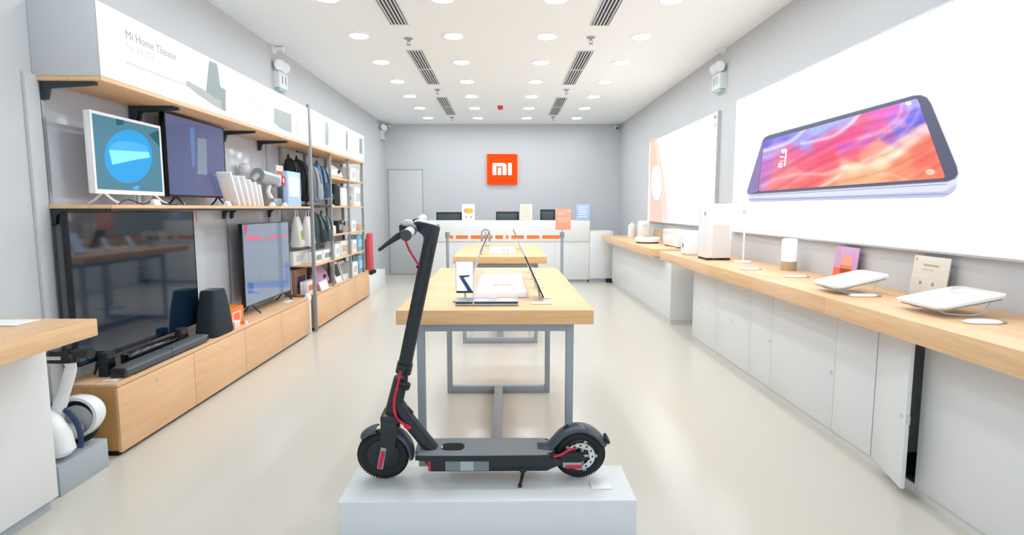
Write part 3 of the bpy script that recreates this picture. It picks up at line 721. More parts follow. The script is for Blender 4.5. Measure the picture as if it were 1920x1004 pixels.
# ------------------------------------------------------------------ things on the upper shelf
def shelf_tablet(label, px0, px1, lean, h, m='gloss_white'):
    y = U(px0, 380, X=-2.10).y
    t = thing('power_bank', label, 'power bank', (-2.16, y, ZS), 'slim slabs leaning on the upper shelf')
    mt = Matrix.Translation((0, y, ZS)) @ Matrix.Translation((0, 0.035, 0)) @ Matrix.Rotation(math.radians(lean), 4, 'X')
    B().box(-2.215, -2.10, -0.012, 0.012, 0.002, h, 0.005, mtx=mt).build('slab', m, t)
    B().box(-2.2, -2.13, -0.0135, -0.0122, h * 0.15, h * 0.85, mtx=mt).build('face', 'card', t)
    B().prism([(y + 0.01, ZS), (y - 0.08 if lean < 0 else y + 0.05, ZS), (y + 0.01, ZS + 0.05)], 'X', -2.18, -2.15).build('stand', 'acrylic', t)
rank = ('nearest the violet television', 'second from the violet television', 'third from the violet television', 'fourth from the violet television', 'fifth from the violet television', 'sixth and last, beside the handheld vacuum')
for i, px in enumerate((447, 457, 467, 476, 484, 491)):
    shelf_tablet('white slim slab leaning on the upper shelf, ' + rank[i], px, px + 8, 27 - i * 2.5, 0.29 - 0.02 * i if i not in (1, 2) else 0.26)
def vac():
    X = -2.19; y = U(515, 340, X=X).y; z = ZS
    t = thing('handheld_vacuum', 'grey and white handheld vacuum with red ring on the upper shelf', 'vacuum cleaner', (X, y, z))
    c = lambda px, py: U(px, py, X=X)
    B().cyl(c(483, 328), c(512, 337), 0.062, 0.07, n=28).build('motor_body', 'silver', t)
    B().cyl(c(512, 337), c(520, 339), 0.066, 0.062, n=28).build('dust_cup', 'gloss_white', t)
    B().torus((X + 0.062, c(521, 339).y - 0.03, c(521, 339).z), 0.034, 0.011, axis='X', n=32, k=8).build('ring', 'red', t)
    B().cyl((X + 0.02, c(521, 339).y - 0.03, c(521, 339).z), (X + 0.066, c(521, 339).y - 0.03, c(521, 339).z), 0.036, n=24).build('filter_cap', 'gloss_white', t)
    B().tube([c(505, 345), c(502, 360), c(508, 372)], [0.024, 0.02, 0.024], n=12).build('handle', 'gloss_white', t)
    B().box(X - 0.05, X + 0.05, c(505, 372).y, c(520, 372).y, z + 0.0, z + 0.075, 0.01).build('battery', 'silver', t)
    B().tube([c(482, 330), c(476, 333), c(472, 340)], 0.03, n=12).build('nozzle', 'post', t)
vac()
q = U(477, 330, X=-2.24)
t = thing('mist_bottle', 'white capped clear bottle behind the slabs on the upper shelf', 'bottle', (-2.325, q.y, ZS))
B().cyl((-2.325, q.y, ZS), (-2.325, q.y, ZS + 0.30), 0.05, n=24).build('tank', 'acrylic', t)
B().lathe([(0.04, 0.30), (0.05, 0.33), (0.045, 0.37), (0.0, 0.385)], (-2.325, q.y, ZS), n=24).build('cap', 'gloss_white', t)
# orange and white card, blue box
def panel_card(label, px0, px1, py0, py1, X, base, bands, name='display_card', cat='display card'):
    a_, b_ = U(px0, py1, X=X), U(px1, py1, X=X); zt = U((px0 + px1) / 2, py0, X=X).z
    t = thing(name, label, cat, (X, (a_.y + b_.y) / 2, base))
    B().box(X - 0.012, X - 0.001, a_.y, b_.y, base, zt, 0.001).build('board', 'card', t)
    for f0, f1, m in bands:
        B().box(X - 0.0008, X, a_.y + 0.002, b_.y - 0.002, base + (zt - base) * f0, base + (zt - base) * f1).build('printed_band', m, t)
panel_card('tall grey card with orange and white top behind the handheld vacuum', 521, 534, 311, 381, -2.235, ZS, [(0.55, 0.86, 'orange_plain'), (0.02, 0.53, 'print_mid')])
X = -2.10; a_, b_ = U(541, 380, X=X), U(565, 380, X=X); zt = U(553, 323, X=X).z
t = thing('product_box', 'pale blue product box at the far end of the upper shelf', 'box', (X, (a_.y + b_.y) / 2, ZS))
B().box(X - 0.05, X, a_.y, b_.y, ZS + 0.001, zt, 0.002).build('carton', 'skyblue', t)
B().box(X, X + 0.0005, a_.y + 0.04, b_.y - 0.05, ZS + 0.1, zt - 0.05).build('printed_label', 'card', t)
for i, (px, lab) in enumerate(((293, 'between the two upper televisions'), (428, 'right below the violet television'), (512, 'under the handheld vacuum'), (535, 'left of the pale blue box'))):
    y = U(px, 378, X=-2.09).y
    o = B().prism([(-2.12, ZS), (-2.075, ZS), (-2.09, ZS + 0.035), (-2.10, ZS + 0.035)], 'Y', y - 0.03, y + 0.03, 0.002)
    tag(o.build('price_tag', 'gloss_white', None), 'small white wedge price tag on the upper shelf, ' + lab, 'price tag', 'wedge price tags on the upper shelf')
cb = B()
cb.tube(smooth_path([(-2.10, 3.10, ZS + 0.006), (-2.115, 3.2, ZS + 0.03), (-2.10, 3.3, ZS + 0.006), (-2.112, 3.42, ZS + 0.025), (-2.10, 3.55, ZS + 0.006), (-2.085, 3.62, ZS + 0.006)]), 0.004, n=8)
tag(cb.build('power_cable', 'dark', None), 'loose black cable lying under the white framed television', 'cable')

# ------------------------------------------------------------------ shelving rack
PY = (6.09, 6.835, 7.615, 8.36)
XP_ = -2.075
t = RK = thing('shelving_rack', 'tall grey metal shelving rack with wooden shelves beyond the televisions', 'shelving', (XL, 7.2, 0))
for i, y in enumerate(PY):
    if i == 0: B().box(XP_ - 0.016, XP_ + 0.016, y - 0.02, y + 0.02, 0.0, 2.44, 0.002).build('post', 'post', t)
    else: B().box(XP_ - 0.036, XP_ - 0.008, y - 0.018, y + 0.018, 0.407, 1.999, 0.002).build('post', 'post', t)
    B().box(XL + 0.002, XL + 0.03, y - 0.018, y + 0.018, 0.407 if i else 0.0, 1.999, 0.002).build('post', 'post', t)
LV = (0.73, 1.03, 1.38, 1.73)
for i in range(3):
    a_, b_ = PY[i] + 0.021, PY[i + 1] - 0.019
    for z in (LV if i else (LV[0],)):
        B().box(XL + 0.031, -2.085, a_, b_, z - 0.02, z, 0.002).build('shelf', 'birch', t)
    if i == 0:
        for z in (1.985, 1.40): B().cyl((-2.22, a_, z - 0.03), (-2.22, b_, z - 0.03), 0.011, n=14).build('hanging_rail', 'bracket', t)
        B().box(XL + 0.031, -2.095, a_, b_, 1.372, 1.39, 0.002).build('shelf', 'bracket', t)
    B().box(XL + 0.03, XH, a_ - 0.002, b_ + 0.03, ZH0 - 0.022, ZH0, 0.002).build('top_board', 'birch', t)
    hp = B().box(XL + 0.03, XH, a_ - 0.002, b_ + 0.03, ZH0 + 0.001, 2.40, 0.002).build('header_panel', 'white', t)
    px = (505, 680, 800)[i]
    if i == 0:
        P_ = [(500, 240), (512, 218), (526, 240), (530, 330), (526, 420), (512, 425), (500, 400)]
    elif i == 1:
        P_ = [(678, 320), (686, 290), (692, 330), (692, 430), (685, 478), (677, 440)]
    else:
        P_ = [(793, 362), (818, 372), (818, 498), (793, 492)]
    B().prism(pw(P_, XH, za), 'X', XH, XH + 0.0008).build('printed_picture', 'print_mid' if i == 0 else 'print_grey', hp)
    dx0 = (585, 626, 660)[i]
    y_ = U(dx0, 235, X=XH).y
    d_ = B()
    for k in range(3): d_.box(XH, XH + 0.0008, y_ + k * 0.07, y_ + k * 0.07 + 0.05, 2.27, 2.29)
    for k in range(4): d_.box(XH, XH + 0.0008, y_ + k * 0.06, y_ + k * 0.06 + 0.045, 2.235, 2.245)
    d_.build('fine_print', 'txt_l', hp)

# bags hanging in the first bay
def backpack(label, x, y, z0, h, w, dp, m, m2, group='bags hanging in the first rack bay', rz=0.0):
    t = thing('backpack', label, 'backpack', (x, y, z0), group)
    B().loft([(z0, x, y, dp * 0.38, w * 0.42, 3), (z0 + 0.02, x, y, dp * 0.48, w * 0.49, 3.5), (z0 + h * 0.5, x, y, dp * 0.5, w * 0.5, 3.2), (z0 + h * 0.8, x - 0.01, y, dp * 0.42, w * 0.46, 2.8), (z0 + h * 0.95, x - 0.02, y, dp * 0.3, w * 0.32, 2.4), (z0 + h, x - 0.02, y, dp * 0.12, w * 0.16, 2)]).build('bag_body', m, t)
    B().loft([(z0 + 0.03, x + dp * 0.47, y, dp * 0.12, w * 0.36, 3), (z0 + h * 0.25, x + dp * 0.50, y, dp * 0.16, w * 0.38, 3.2), (z0 + h * 0.48, x + dp * 0.46, y, dp * 0.10, w * 0.34, 3)]).build('pocket', m2, t)
    B().tube(smooth_path([(x - 0.03, y - 0.035, z0 + h * 0.96), (x - 0.03, y, z0 + h + 0.035), (x - 0.03, y + 0.035, z0 + h * 0.96)]), 0.008, n=8).build('top_handle', m2, t)
    for s in (-1, 1):
        B().tube(smooth_path([(x + dp * 0.2, y + s * w * 0.2, z0 + h * 0.93), (x + dp * 0.42, y + s * w * 0.36, z0 + h * 0.72), (x + dp * 0.5, y + s * w * 0.43, z0 + h * 0.45), (x + dp * 0.48, y + s * w * 0.45, z0 + h * 0.12)]), 0.011, n=8).build('strap', m2, t)
backpack('black backpack hanging behind the pale blue box', -2.30, 6.16, 1.45, 0.44, 0.13, 0.15, 'cloth_black', 'dark')
backpack('black backpack hanging just left of the first rack post', -2.27, 6.315, 1.43, 0.46, 0.12, 0.2, 'cloth_black', 'cloth_black')
backpack('light grey backpack hanging right of the first rack post', -2.19, 6.48, 1.42, 0.42, 0.165, 0.18, 'cloth_grey', 'cloth_grey')
backpack('blue backpack hanging beside the second rack post', -2.17, 6.68, 1.45, 0.42, 0.20, 0.16, 'blue', 'cloth_navy')
backpack('dark green backpack in the lower half of the first rack bay', -2.18, 6.52, 0.93, 0.37, 0.22, 0.18, 'cloth_green', 'cloth_black')
backpack('grey backpack next to the second rack post, lower half', -2.15, 6.72, 0.93, 0.36, 0.15, 0.14, 'cloth_grey', 'cloth_green')
def tote(label, x, y, z0, h, w, dp, m, pm):
    t = thing('tote_bag', label, 'bag', (x, y, z0), 'bags hanging in the first rack bay')
    B().loft([(z0, x, y, dp * 0.4, w * 0.47, 4), (z0 + 0.03, x, y, dp * 0.5, w * 0.5, 4), (z0 + h * 0.7, x, y, dp * 0.32, w * 0.5, 3.5), (z0 + h, x, y, dp * 0.1, w * 0.46, 3)]).build('bag_body', m, t)
    B().loft([(z0 + h * 0.25, x + dp * 0.42, y, 0.012, w * 0.26, 2), (z0 + h * 0.42, x + dp * 0.40, y, 0.014, w * 0.3, 2), (z0 + h * 0.55, x + dp * 0.34, y, 0.012, w * 0.2, 2)]).build('printed_motif', pm, t)
    B().tube(smooth_path([(x, y - w * 0.25, z0 + h), (x, y - w * 0.15, z0 + h + 0.08), (x, y + w * 0.15, z0 + h + 0.08), (x, y + w * 0.25, z0 + h)]), 0.007, n=8).build('handle', m, t)
tote('white tote bag with green print right of the pale television', -2.26, 6.14, 0.93, 0.33, 0.14, 0.14, 'cloth_white', 'leafprint')
tote('white tote bag with dark trim just behind the first rack post', -2.20, 6.30, 0.93, 0.33, 0.17, 0.14, 'cloth_white', 'leafprint')
# boxes and small goods on the rack
def ritem(kind, px0, px1, py0, base, m, label, name, cat, X=-2.12, dp=0.14, band=None, group=None):
    y0, y1 = U(px0, 430, X=X).y, U(px1, 430, X=X).y; zt = U((px0 + px1) / 2, py0, X=X).z
    zt = max(zt, base + 0.04)
    base += 0.0012; t = thing(name, label, cat, (X - dp / 2, (y0 + y1) / 2, base), group or 'goods on the shelving rack')
    xc, yc, w, h = X - dp / 2, (y0 + y1) / 2, y1 - y0, zt - base
    if kind == 'box':
        B().box(X - dp, X, y0, y1, base, zt, 0.003).build('carton', m, t)
        B().box(X - dp * 0.55, X - dp * 0.45, y0 - 0.0006, y1 + 0.0006, base + 0.002, zt + 0.0006).build('tape', 'offwhite', t)
        if band: B().box(X, X + 0.0006, y0 + w * 0.15, y1 - w * 0.15, base + h * 0.25, base + h * 0.7).build('printed_label', band, t)
    elif kind == 'cyl':
        r = min(w / 2, 0.09)
        B().lathe([(r * 0.9, 0), (r, 0.01), (r, h * 0.8), (r * 0.85, h * 0.92), (0.0, h * 0.92)], (xc, yc, base), n=24).build('body', m, t)
        B().lathe([(r * 0.6, h * 0.92), (r * 0.55, h), (0, h)], (xc, yc, base), n=24).build('lid', band or 'dark', t)
    elif kind == 'pillow':
        B().loft([(base, xc, yc, dp * 0.3, w * 0.42, 3), (base + h * 0.2, xc, yc, dp * 0.5, w * 0.5, 2.6), (base + h * 0.6, xc - 0.01, yc, dp * 0.42, w * 0.42, 2.4), (base + h, xc - 0.03, yc, dp * 0.1, w * 0.2, 2)]).build('cushion_body', m, t)
        if band: B().cyl((X - dp * 0.12, yc, base + h * 0.5), (X + 0.004, yc, base + h * 0.45), 0.025, n=16).build('button', band, t)
    elif kind == 'lean':
        mt = Matrix.Translation((X, yc, base)) @ Matrix.Rotation(math.radians(-16), 4, 'Y')
        B().box(-0.012, -0.001, -w / 2, w / 2, 0.003, h * 1.03, 0.002, mtx=mt).build('board', m, t)
        if band: B().box(-0.001, 0.0, -w / 2 * 0.8, w / 2 * 0.8, h * 0.3, h * 0.9, mtx=mt).build('cover_print', band, t)
        B().box(X - 0.1, X + 0.005, y0, y1, base, base + 0.003).build('stand', 'acrylic', t)
    elif kind == 'camera':
        B().lathe([(w * 0.35, 0), (w * 0.35, 0.012), (w * 0.12, 0.02), (w * 0.1, h * 0.45), (0, h * 0.45)], (xc, yc, base), n=20).build('base', m, t)
        hd = B().ball((xc, yc, base + h * 0.7), min(w * 0.42, h * 0.3), n=20).build('camera_head', m, t)
        B().cyl((xc + min(w * 0.42, h * 0.3) * 0.85, yc, base + h * 0.7), (xc + min(w * 0.42, h * 0.3) * 1.06, yc, base + h * 0.7), min(w * 0.42, h * 0.3) * 0.55, n=18).build('lens', band or 'gloss_black', hd)
    return t
z0_, z1_, z2_, z3_, z4_ = 0.405, 0.73, 1.03, 1.38, 1.73
R_ = ritem
R_('box', 548, 584, 470, z1_, 'cloth_white', 'white carton with grey windows on the first bay shelf, behind the first post', 'product_box', 'box', X=-2.26, dp=0.11, band='txt_l')
R_('box', 589, 603, 472, z1_, 'card', 'white carton right of the first post on the lowest wooden shelf', 'product_box', 'box', band='print_grey')
R_('box', 605, 621, 468, z1_, 'card', 'white carton beside the second post on the lowest wooden shelf', 'product_box', 'box', band='print_grey')
R_('box', 550, 572, 505, z0_, 'wicker', 'brown bag-like box low behind the pale television', 'storage_box', 'box', X=-2.28, dp=0.09, band='purple')
R_('box', 572, 588, 528, z0_, 'card', 'white box with orange print at the foot of the first post', 'product_box', 'box', X=-2.16, dp=0.08, band='amber')
R_('pillow', 592, 620, 500, z0_, 'lilac', 'pale lilac cushion on the low cabinet in the first rack bay', 'cushion', 'cushion', X=-2.20, band='purple')
R_('lean', 600, 614, 528, z0_, 'card', 'white card leaning before the lilac cushion', 'display_card', 'display card', X=-2.085)
R_('pillow', 627, 651, 311, z4_, 'cloth_white', 'white plush cushion on the top shelf of the second rack bay', 'cushion', 'cushion', band='dark')
R_('box', 661, 671, 316, z4_, 'card', 'white carton on the top shelf of the third rack bay, left', 'product_box', 'box', band='txt_l')
R_('box', 673, 680, 320, z4_, 'offwhite', 'off-white carton on the top shelf of the third rack bay, right', 'product_box', 'box', band='beige')
R_('camera', 627, 634, 362, z3_, 'gloss_white', 'small white camera on the second shelf down, second rack bay', 'home_camera', 'camera')
R_('cyl', 636, 642, 346, z3_, 'dark', 'black flask on the second shelf down, second rack bay', 'vacuum_flask', 'flask', band='dark')
R_('cyl', 646, 653, 350, z3_, 'gloss_white', 'white kettle on the second shelf down, second rack bay', 'kettle', 'kettle', band='print_grey')
R_('camera', 659, 664, 366, z3_, 'wicker', 'brown toy camera on the second shelf down, third rack bay', 'home_camera', 'camera')
R_('box', 667, 680, 352, z3_, 'card', 'tall white carton on the second shelf down, third rack bay', 'product_box', 'box', band='txt_l')
R_('cyl', 627, 633, 422, z2_, 'gloss_white', 'white cup on the middle shelf of the second rack bay', 'cup', 'cup', band='offwhite')
R_('box', 635, 643, 414, z2_, 'dark', 'black box on the middle shelf of the second rack bay', 'product_box', 'box', band='print_grey')
R_('camera', 645, 653, 412, z2_, 'silver', 'silver camera on the middle shelf of the second rack bay', 'home_camera', 'camera')
R_('box', 660, 668, 414, z2_, 'card', 'white carton on the middle shelf of the third rack bay', 'product_box', 'box', band='txt_l')
R_('cyl', 671, 679, 418, z2_, 'tan', 'tan basket on the middle shelf of the third rack bay', 'basket', 'basket', band='beige')
R_('box', 628, 636, 458, z1_, 'card', 'white carton on the lowest wooden shelf of the second rack bay, left', 'product_box', 'box', band='txt_l')
R_('box', 638, 653, 452, z1_, 'offwhite', 'wide off-white carton on the lowest wooden shelf of the second rack bay', 'product_box', 'box', band='tan')
R_('box', 661, 668, 450, z1_, 'card', 'white carton on the lowest wooden shelf of the third rack bay', 'product_box', 'box', band='txt_l')
R_('box', 670, 680, 441, z1_, 'teal', 'teal carton on the lowest wooden shelf of the third rack bay', 'product_box', 'box', band='skyblue')
R_('lean', 629, 640, 492, z0_, 'card', 'white magazine leaning at the foot of the second rack bay, left', 'magazine', 'magazine', band='dark')
R_('lean', 642, 653, 490, z0_, 'offwhite', 'off-white magazine leaning at the foot of the second rack bay, right', 'magazine', 'magazine', band='print_grey')
R_('box', 660, 669, 492, z0_, 'card', 'white carton at the foot of the third rack bay, left', 'product_box', 'box', band='txt_l')
R_('box', 671, 681, 478, z0_, 'teal', 'teal carton at the foot of the third rack bay, right', 'product_box', 'box', band='skyblue')

# white roll standing between the two cabinets
q = U(580, 622, Z=0)
t = thing('upright_stand', 'narrow white upright stand in the gap between the two low cabinets', 'stand', (-2.13, 6.02, 0))
B().box(-2.15, -2.10, 5.985, 6.035, 0.0, 0.36, 0.008).build('column', 'gloss_white', t)
B().loft([(0.361, -2.125, 6.005, 0.03, 0.05, 2.5), (0.40, -2.125, 6.005, 0.035, 0.055, 2.5), (0.44, -2.125, 6.005, 0.02, 0.04, 2.5)]).build('head', 'gloss_white', t)

# white plinth by the back with red foam roll
pl0 = U(694, 548, Z=0)
t = B().box(XL + 0.01, -2.085, 8.62, 9.75, 0, 0.30, 0.004).build('display_plinth', 'white', None)
tag(t, 'low white plinth beyond the rack near the back wall', 'plinth')
ya, yb = U(692.5, 470, X=-2.16).y, U(698.5, 470, X=-2.16).y
t = thing('upright_board', 'tall red upright board standing on the white plinth beside the rack', 'board', (-2.18, (ya + yb) / 2, 0.30))
B().loft([(0.302, -2.18, (ya + yb) / 2, 0.03, (yb - ya) / 2, 4), (0.32, -2.18, (ya + yb) / 2, 0.04, (yb - ya) / 2, 4), (0.93, -2.18, (ya + yb) / 2, 0.04, (yb - ya) / 2, 4), (0.955, -2.18, (ya + yb) / 2, 0.025, (yb - ya) / 2 * 0.8, 3)]).build('board', 'foam_red', t)
t = tag(B().box(-2.28, -2.24, 8.95, 9.25, 0.301, 0.86, 0.004).build('display_card', 'cream', None), 'cream upright card right of the red board on the white plinth', 'display card')
t = thing('dumbbell', 'small dark dumbbell lying on the white plinth', 'dumbbell', (-2.13, 8.95, 0.30))
B().cyl((-2.115, 8.86, 0.335), (-2.115, 9.05, 0.335), 0.011, n=12).build('bar', 'chrome', t)
for y in (8.85, 9.02): B().cyl((-2.115, y, 0.335), (-2.115, y + 0.04, 0.335), 0.034, n=20).build('weight', 'dark', t)

# ------------------------------------------------------------------ near left counter, plinth and balancing scooter
ZT = 0.87
t = thing('display_counter', 'white counter with thick wooden top cut by the left edge', 'counter', (-2.1, 1.3, 0))
B().box(XL + 0.001, -1.785, -0.6, 2.44, ZT - 0.075, ZT, 0.004).build('worktop', 'wood_y', t)
B().box(XL + 0.03, -2.02, -0.55, 2.50 - 0.06, 0.055, ZT - 0.0755, 0.002).build('base_panel', 'cab_white', t)
B().box(XL + 0.03, -2.045, -0.55, 2.50 - 0.08, 0.0, 0.054).build('plinth', 'plinth_grey', t)
card('price_card', 'white paper card on the near left counter', 8, 607, ZT, 0.2, 0.12)
tag(B().box(XL + 0.01, -2.084, 2.53, 2.853, 0, 0.152, 0.003).build('display_plinth', 'plinth_grey', None), 'low grey plinth under the white balancing scooter', 'plinth')
def balance():
    z = 0.152; xc = -2.20
    t = thing('balance_scooter', 'white self-balancing scooter with black knee pads on the grey plinth', 'balance scooter', (xc, 2.68, z))
    for y, nm in ((2.79, 0), (2.60, 1)):
        k = 0.74 if nm else 1.0
        c = Vector((xc + 0.015, y, z + 0.115 * k))
        w = B().torus(c, 0.078 * k, 0.036 * k, 'Y', 40, 12).build('wheel', 'rubber', t)
        B().cyl(c - Vector((0, 0.03 * k, 0)), c + Vector((0, 0.03 * k, 0)), 0.06 * k, n=28).build('rim', 'hub', w)
    # far fender: open dish towards the camera
    def fend(y0, y1, cx, cz, rx, rz):
        R = []
        for k, (yy, f_) in enumerate(((y0, 1.0), (y0 - 0.0, 0.86), (y0 + 0.05, 0.72), (y1, 0.4))):
            R.append([(cx + rx * f_ * math.cos(a * PI / 18), yy, cz + rz * f_ * math.sin(a * PI / 18)) for a in range(36)])
        R2 = [[(cx + rx * f_ * math.cos(a * PI / 18), yy, cz + rz * f_ * math.sin(a * PI / 18)) for a in range(36)] for yy, f_ in ((y0, 1.0), (y0 + 0.05, 1.02), (y0 + 0.085, 0.9))]
        return R, R2
    R, R2 = fend(2.725, 2.80, xc + 0.045, z + 0.135, 0.125, 0.105)
    b_ = B(); b_.rings(R, cap=False); b_.rings(R2, cap=False); b_.xf(Matrix.Translation((xc, 2.7, z + 0.14)) @ Matrix.Rotation(math.radians(-24), 4, 'Y') @ Matrix.Translation((-xc, -2.7, -z - 0.14)))
    b_.build('fender', 'gloss_white', t)
    b_ = B(); b_.cyl((xc + 0.045, 2.752, z + 0.13), (xc + 0.045, 2.758, z + 0.13), 0.082, n=28); b_.build('foot_mat', 'txt_l', t)
    # near fender lump with dark band
    B().loft([(z + 0.028, xc + 0.02, 2.595, 0.10, 0.055, 3), (z + 0.05, xc + 0.02, 2.595, 0.118, 0.062, 3), (z + 0.13, xc + 0.01, 2.597, 0.112, 0.062, 2.8), (z + 0.20, xc - 0.01, 2.60, 0.09, 0.058, 2.6), (z + 0.235, xc - 0.02, 2.60, 0.06, 0.045, 2.4), (z + 0.245, xc - 0.02, 2.60, 0.03, 0.02, 2)]).build('fender', 'gloss_white', t)
    B().tube(smooth_path([(xc + 0.128, 2.655, z + 0.035), (xc + 0.13, 2.66, z + 0.09), (xc + 0.118, 2.66, z + 0.15), (xc + 0.09, 2.66, z + 0.20), (xc + 0.04, 2.66, z + 0.238), (xc - 0.03, 2.66, z + 0.25)]), 0.012, n=10).build('band', 'cloth_navy', t)
    B().box(xc - 0.08, xc + 0.09, 2.62, 2.75, z + 0.07, z + 0.13, 0.02, 3).build('chassis', 'txt_l', t)
    lo = U(108, 775, Y=2.66); md = U(124, 725, Y=2.66); hi = U(133, 688, Y=2.66)
    B().tube(smooth_path([(lo.x - 0.02, 2.67, z + 0.12), lo, md, hi, (hi.x - 0.01, 2.66, hi.z + 0.025)]), [0.03] * 10 + [0.026] * 8 + [0.023] * 7, n=14).build('control_bar', 'gloss_white', t)
    tp = U(128, 668, Y=2.66)
    B().loft([(tp.z - 0.03, tp.x - 0.03, 2.66, 0.07, 0.03, 2.6), (tp.z, tp.x - 0.03, 2.66, 0.075, 0.035, 2.6), (tp.z + 0.03, tp.x - 0.03, 2.66, 0.06, 0.03, 2.4)]).build('knee_pad', 'gloss_black', t)
    B().cyl((tp.x + 0.03, 2.66, tp.z + 0.01), (tp.x + 0.11, 2.66, tp.z + 0.015), 0.022, 0.028, n=18).build('knee_roller', 'dark', t)
    B().box(tp.x - 0.08, tp.x - 0.01, 2.622, 2.63, tp.z - 0.01, tp.z + 0.006).build('badge', 'grip', t)
balance()

# ------------------------------------------------------------------ podium and electric scooter
ZP = 0.17
tag(B().box(-0.675, 0.536, 2.155, 2.47, 0, ZP, 0.003).build('podium', 'podium', None), 'low white podium in the middle under the electric scooter', 'podium')
card('price_card', 'white price card lying on the podium by the rear wheel', 1126, 911, ZP, 0.085, 0.07, rz=0.03)

LEAN = math.radians(7.0); SY = 2.365
NL = Vector((0, math.cos(LEAN), math.sin(LEAN))); P0 = Vector((0, SY, ZP + 0.004))
def S(px, py):
    d_ = ray(px, py); k = (P0 - EYE).dot(NL) / d_.dot(NL); p = EYE + d_ * k - P0
    return (p.x, p.dot(Vector((0, -math.sin(LEAN), math.cos(LEAN)))))
def S3(px, py, y=0.0):
    """point on the scooter at sideways distance y (negative = towards the camera)"""
    x, z = S(px, py); return Vector((x, y, z))
def scooter():
    t = thing('electric_scooter', 'black electric kick scooter with red cables standing on the white podium', 'scooter', (0, 0, 0))
    def bd(b, name, m, par=None): return b.build(name, m, par or t, world=False)
    # wheels
    fw = S(719.7, 852); rw = S(1086, 851)
    for nm, (wx, wz) in (('front', fw), ('rear', rw)):
        R = wz if nm == 'front' else rw[1]
        R = 0.112
        wz = R
        w = bd(B().torus((wx, 0, wz), R - 0.025, 0.025, 'Y', 56, 16), 'wheel', 'rubber')
        bd(B().lathe([(0.0, -0.024), (0.05, -0.026), (0.078, -0.018), (0.09, -0.01), (0.09, 0.01), (0.078, 0.018), (0.05, 0.026), (0.0, 0.024)], (wx, 0, wz), 'Y', 48, cap=False), 'hub', 'hub', w)
        tr = B()
        for k in range(60):
            a_ = k * PI / 30; tr.box(-0.004, 0.004, -0.016, 0.016, R - 0.0035, R - 0.0002, mtx=Matrix.Translation((wx, 0, wz)) @ Matrix.Rotation(a_, 4, 'Y'))
        bd(tr, 'tread', 'rubber', w)
        if nm == 'rear':
            dk = B(); n = 48; ro, ri = 0.064, 0.04
            dk.lathe([(ri, -0.033), (ro, -0.033), (ro, -0.030), (ri, -0.030), (ri, -0.033)], (wx, 0, wz), 'Y', n, cap=False)
            disc = bd(dk, 'brake_disc', 'chrome', w)
            hl = B()
            for k in range(12): hl.cyl((wx + 0.053 * math.cos(k * PI / 6), -0.0336, wz + 0.053 * math.sin(k * PI / 6)), (wx + 0.053 * math.cos(k * PI / 6), -0.0329, wz + 0.053 * math.sin(k * PI / 6)), 0.0045, n=10)
            for k in range(6): hl.box(0.03, 0.045, -0.0334, -0.0331, -0.004, 0.004, mtx=Matrix.Translation((wx, 0, wz)) @ Matrix.Rotation(k * PI / 3 + 0.3, 4, 'Y'))
            bd(hl, 'disc_slot', 'dark', w)
            sp = B()
            for k in range(5): sp.box(0.0, 0.075, -0.028, -0.0265, -0.007, 0.007, mtx=Matrix.Translation((wx, 0, wz)) @ Matrix.Rotation(k * 2 * PI / 5, 4, 'Y'))
            bd(sp, 'spoke', 'silver', w)
    FX, RX_ = fw[0], rw[0]
    # fork and head
    a_, b_, c_ = S3(752, 709), S3(733, 790), S3(721, 850)
    bd(B().tube([a_, (a_ + b_) / 2, b_], [0.030, 0.033, 0.036], n=18), 'head_tube', 'scoot')
    for s in (-1, 1):
        y = s * 0.043
        bd(B().prism([(b_.x - 0.034, b_.z + 0.02), (b_.x + 0.036, b_.z + 0.025), (b_.x + 0.024, c_.z + 0.05), (c_.x + 0.026, c_.z - 0.004), (c_.x + 0.012, c_.z - 0.022), (c_.x - 0.012, c_.z - 0.022), (c_.x - 0.026, c_.z), (b_.x - 0.036, c_.z + 0.055)], 'Y', y - 0.009, y + 0.009, 0.004), 'fork_leg', 'scoot')
        r0, r1 = S3(724, 833, 0), S3(717, 865, 0)
        dr = (r1 - r0).normalized()
        bd(B().tube([(r0.x, y + s * 0.014, r0.z), (r1.x, y + s * 0.014, r1.z)], 0.0085, n=12, sy=0.6), 'reflector', 'red')
        bd(B().tube([(r0.x + 0.001, y + s * 0.0085, r0.z + 0.012), (r1.x, y + s * 0.0085, r1.z - 0.004)], 0.0125, n=12, sy=0.5), 'reflector_base', 'print_mid')
    bd(B().box(b_.x - 0.036, b_.x + 0.037, -0.052, 0.052, b_.z + 0.008, b_.z + 0.045, 0.012, 3), 'fork_crown', 'scoot')
    # front fender
    def fender(cx, cz, R, a0, a1, w, name, m, flare=0.0, steps=26):
        b = B(); R_o = []
        for i in range(steps + 1):
            an = math.radians(a0 + (a1 - a0) * i / steps); rr = R + flare * (abs(i / steps - 0.5) * 2) ** 3
            ring = []
            for y, dr in ((-w, -0.012), (-w, -0.004), (-w * 0.75, 0.003), (0, 0.006), (w * 0.75, 0.003), (w, -0.004), (w, -0.012), (w * 0.7, -0.001), (0, 0.002), (-w * 0.7, -0.001)):
                ring.append((cx + (rr + dr) * math.cos(an), y, cz + (rr + dr) * math.sin(an)))
            R_o.append(ring)
        b.rings(R_o); return bd(b, name, m)
    fender(FX, 0.112, 0.129, -6, 62, 0.036, 'front_fender', 'fender')
    fender(FX, 0.112, 0.129, 100, 133, 0.036, 'front_fender', 'fender')
    # steering column
    top, bot = S3(813, 424), S3(757, 695)
    bd(B().tube([bot, top], [0.0285, 0.0275], n=20), 'steering_column', 'scoot')
    lg = (top - bot).normalized()
    bd(B().tube([bot - lg * 0.01, bot + lg * 0.035], 0.033, n=20), 'folding_joint', 'scoot')
    L0 = S3(762, 712); L1 = S3(766, 690)
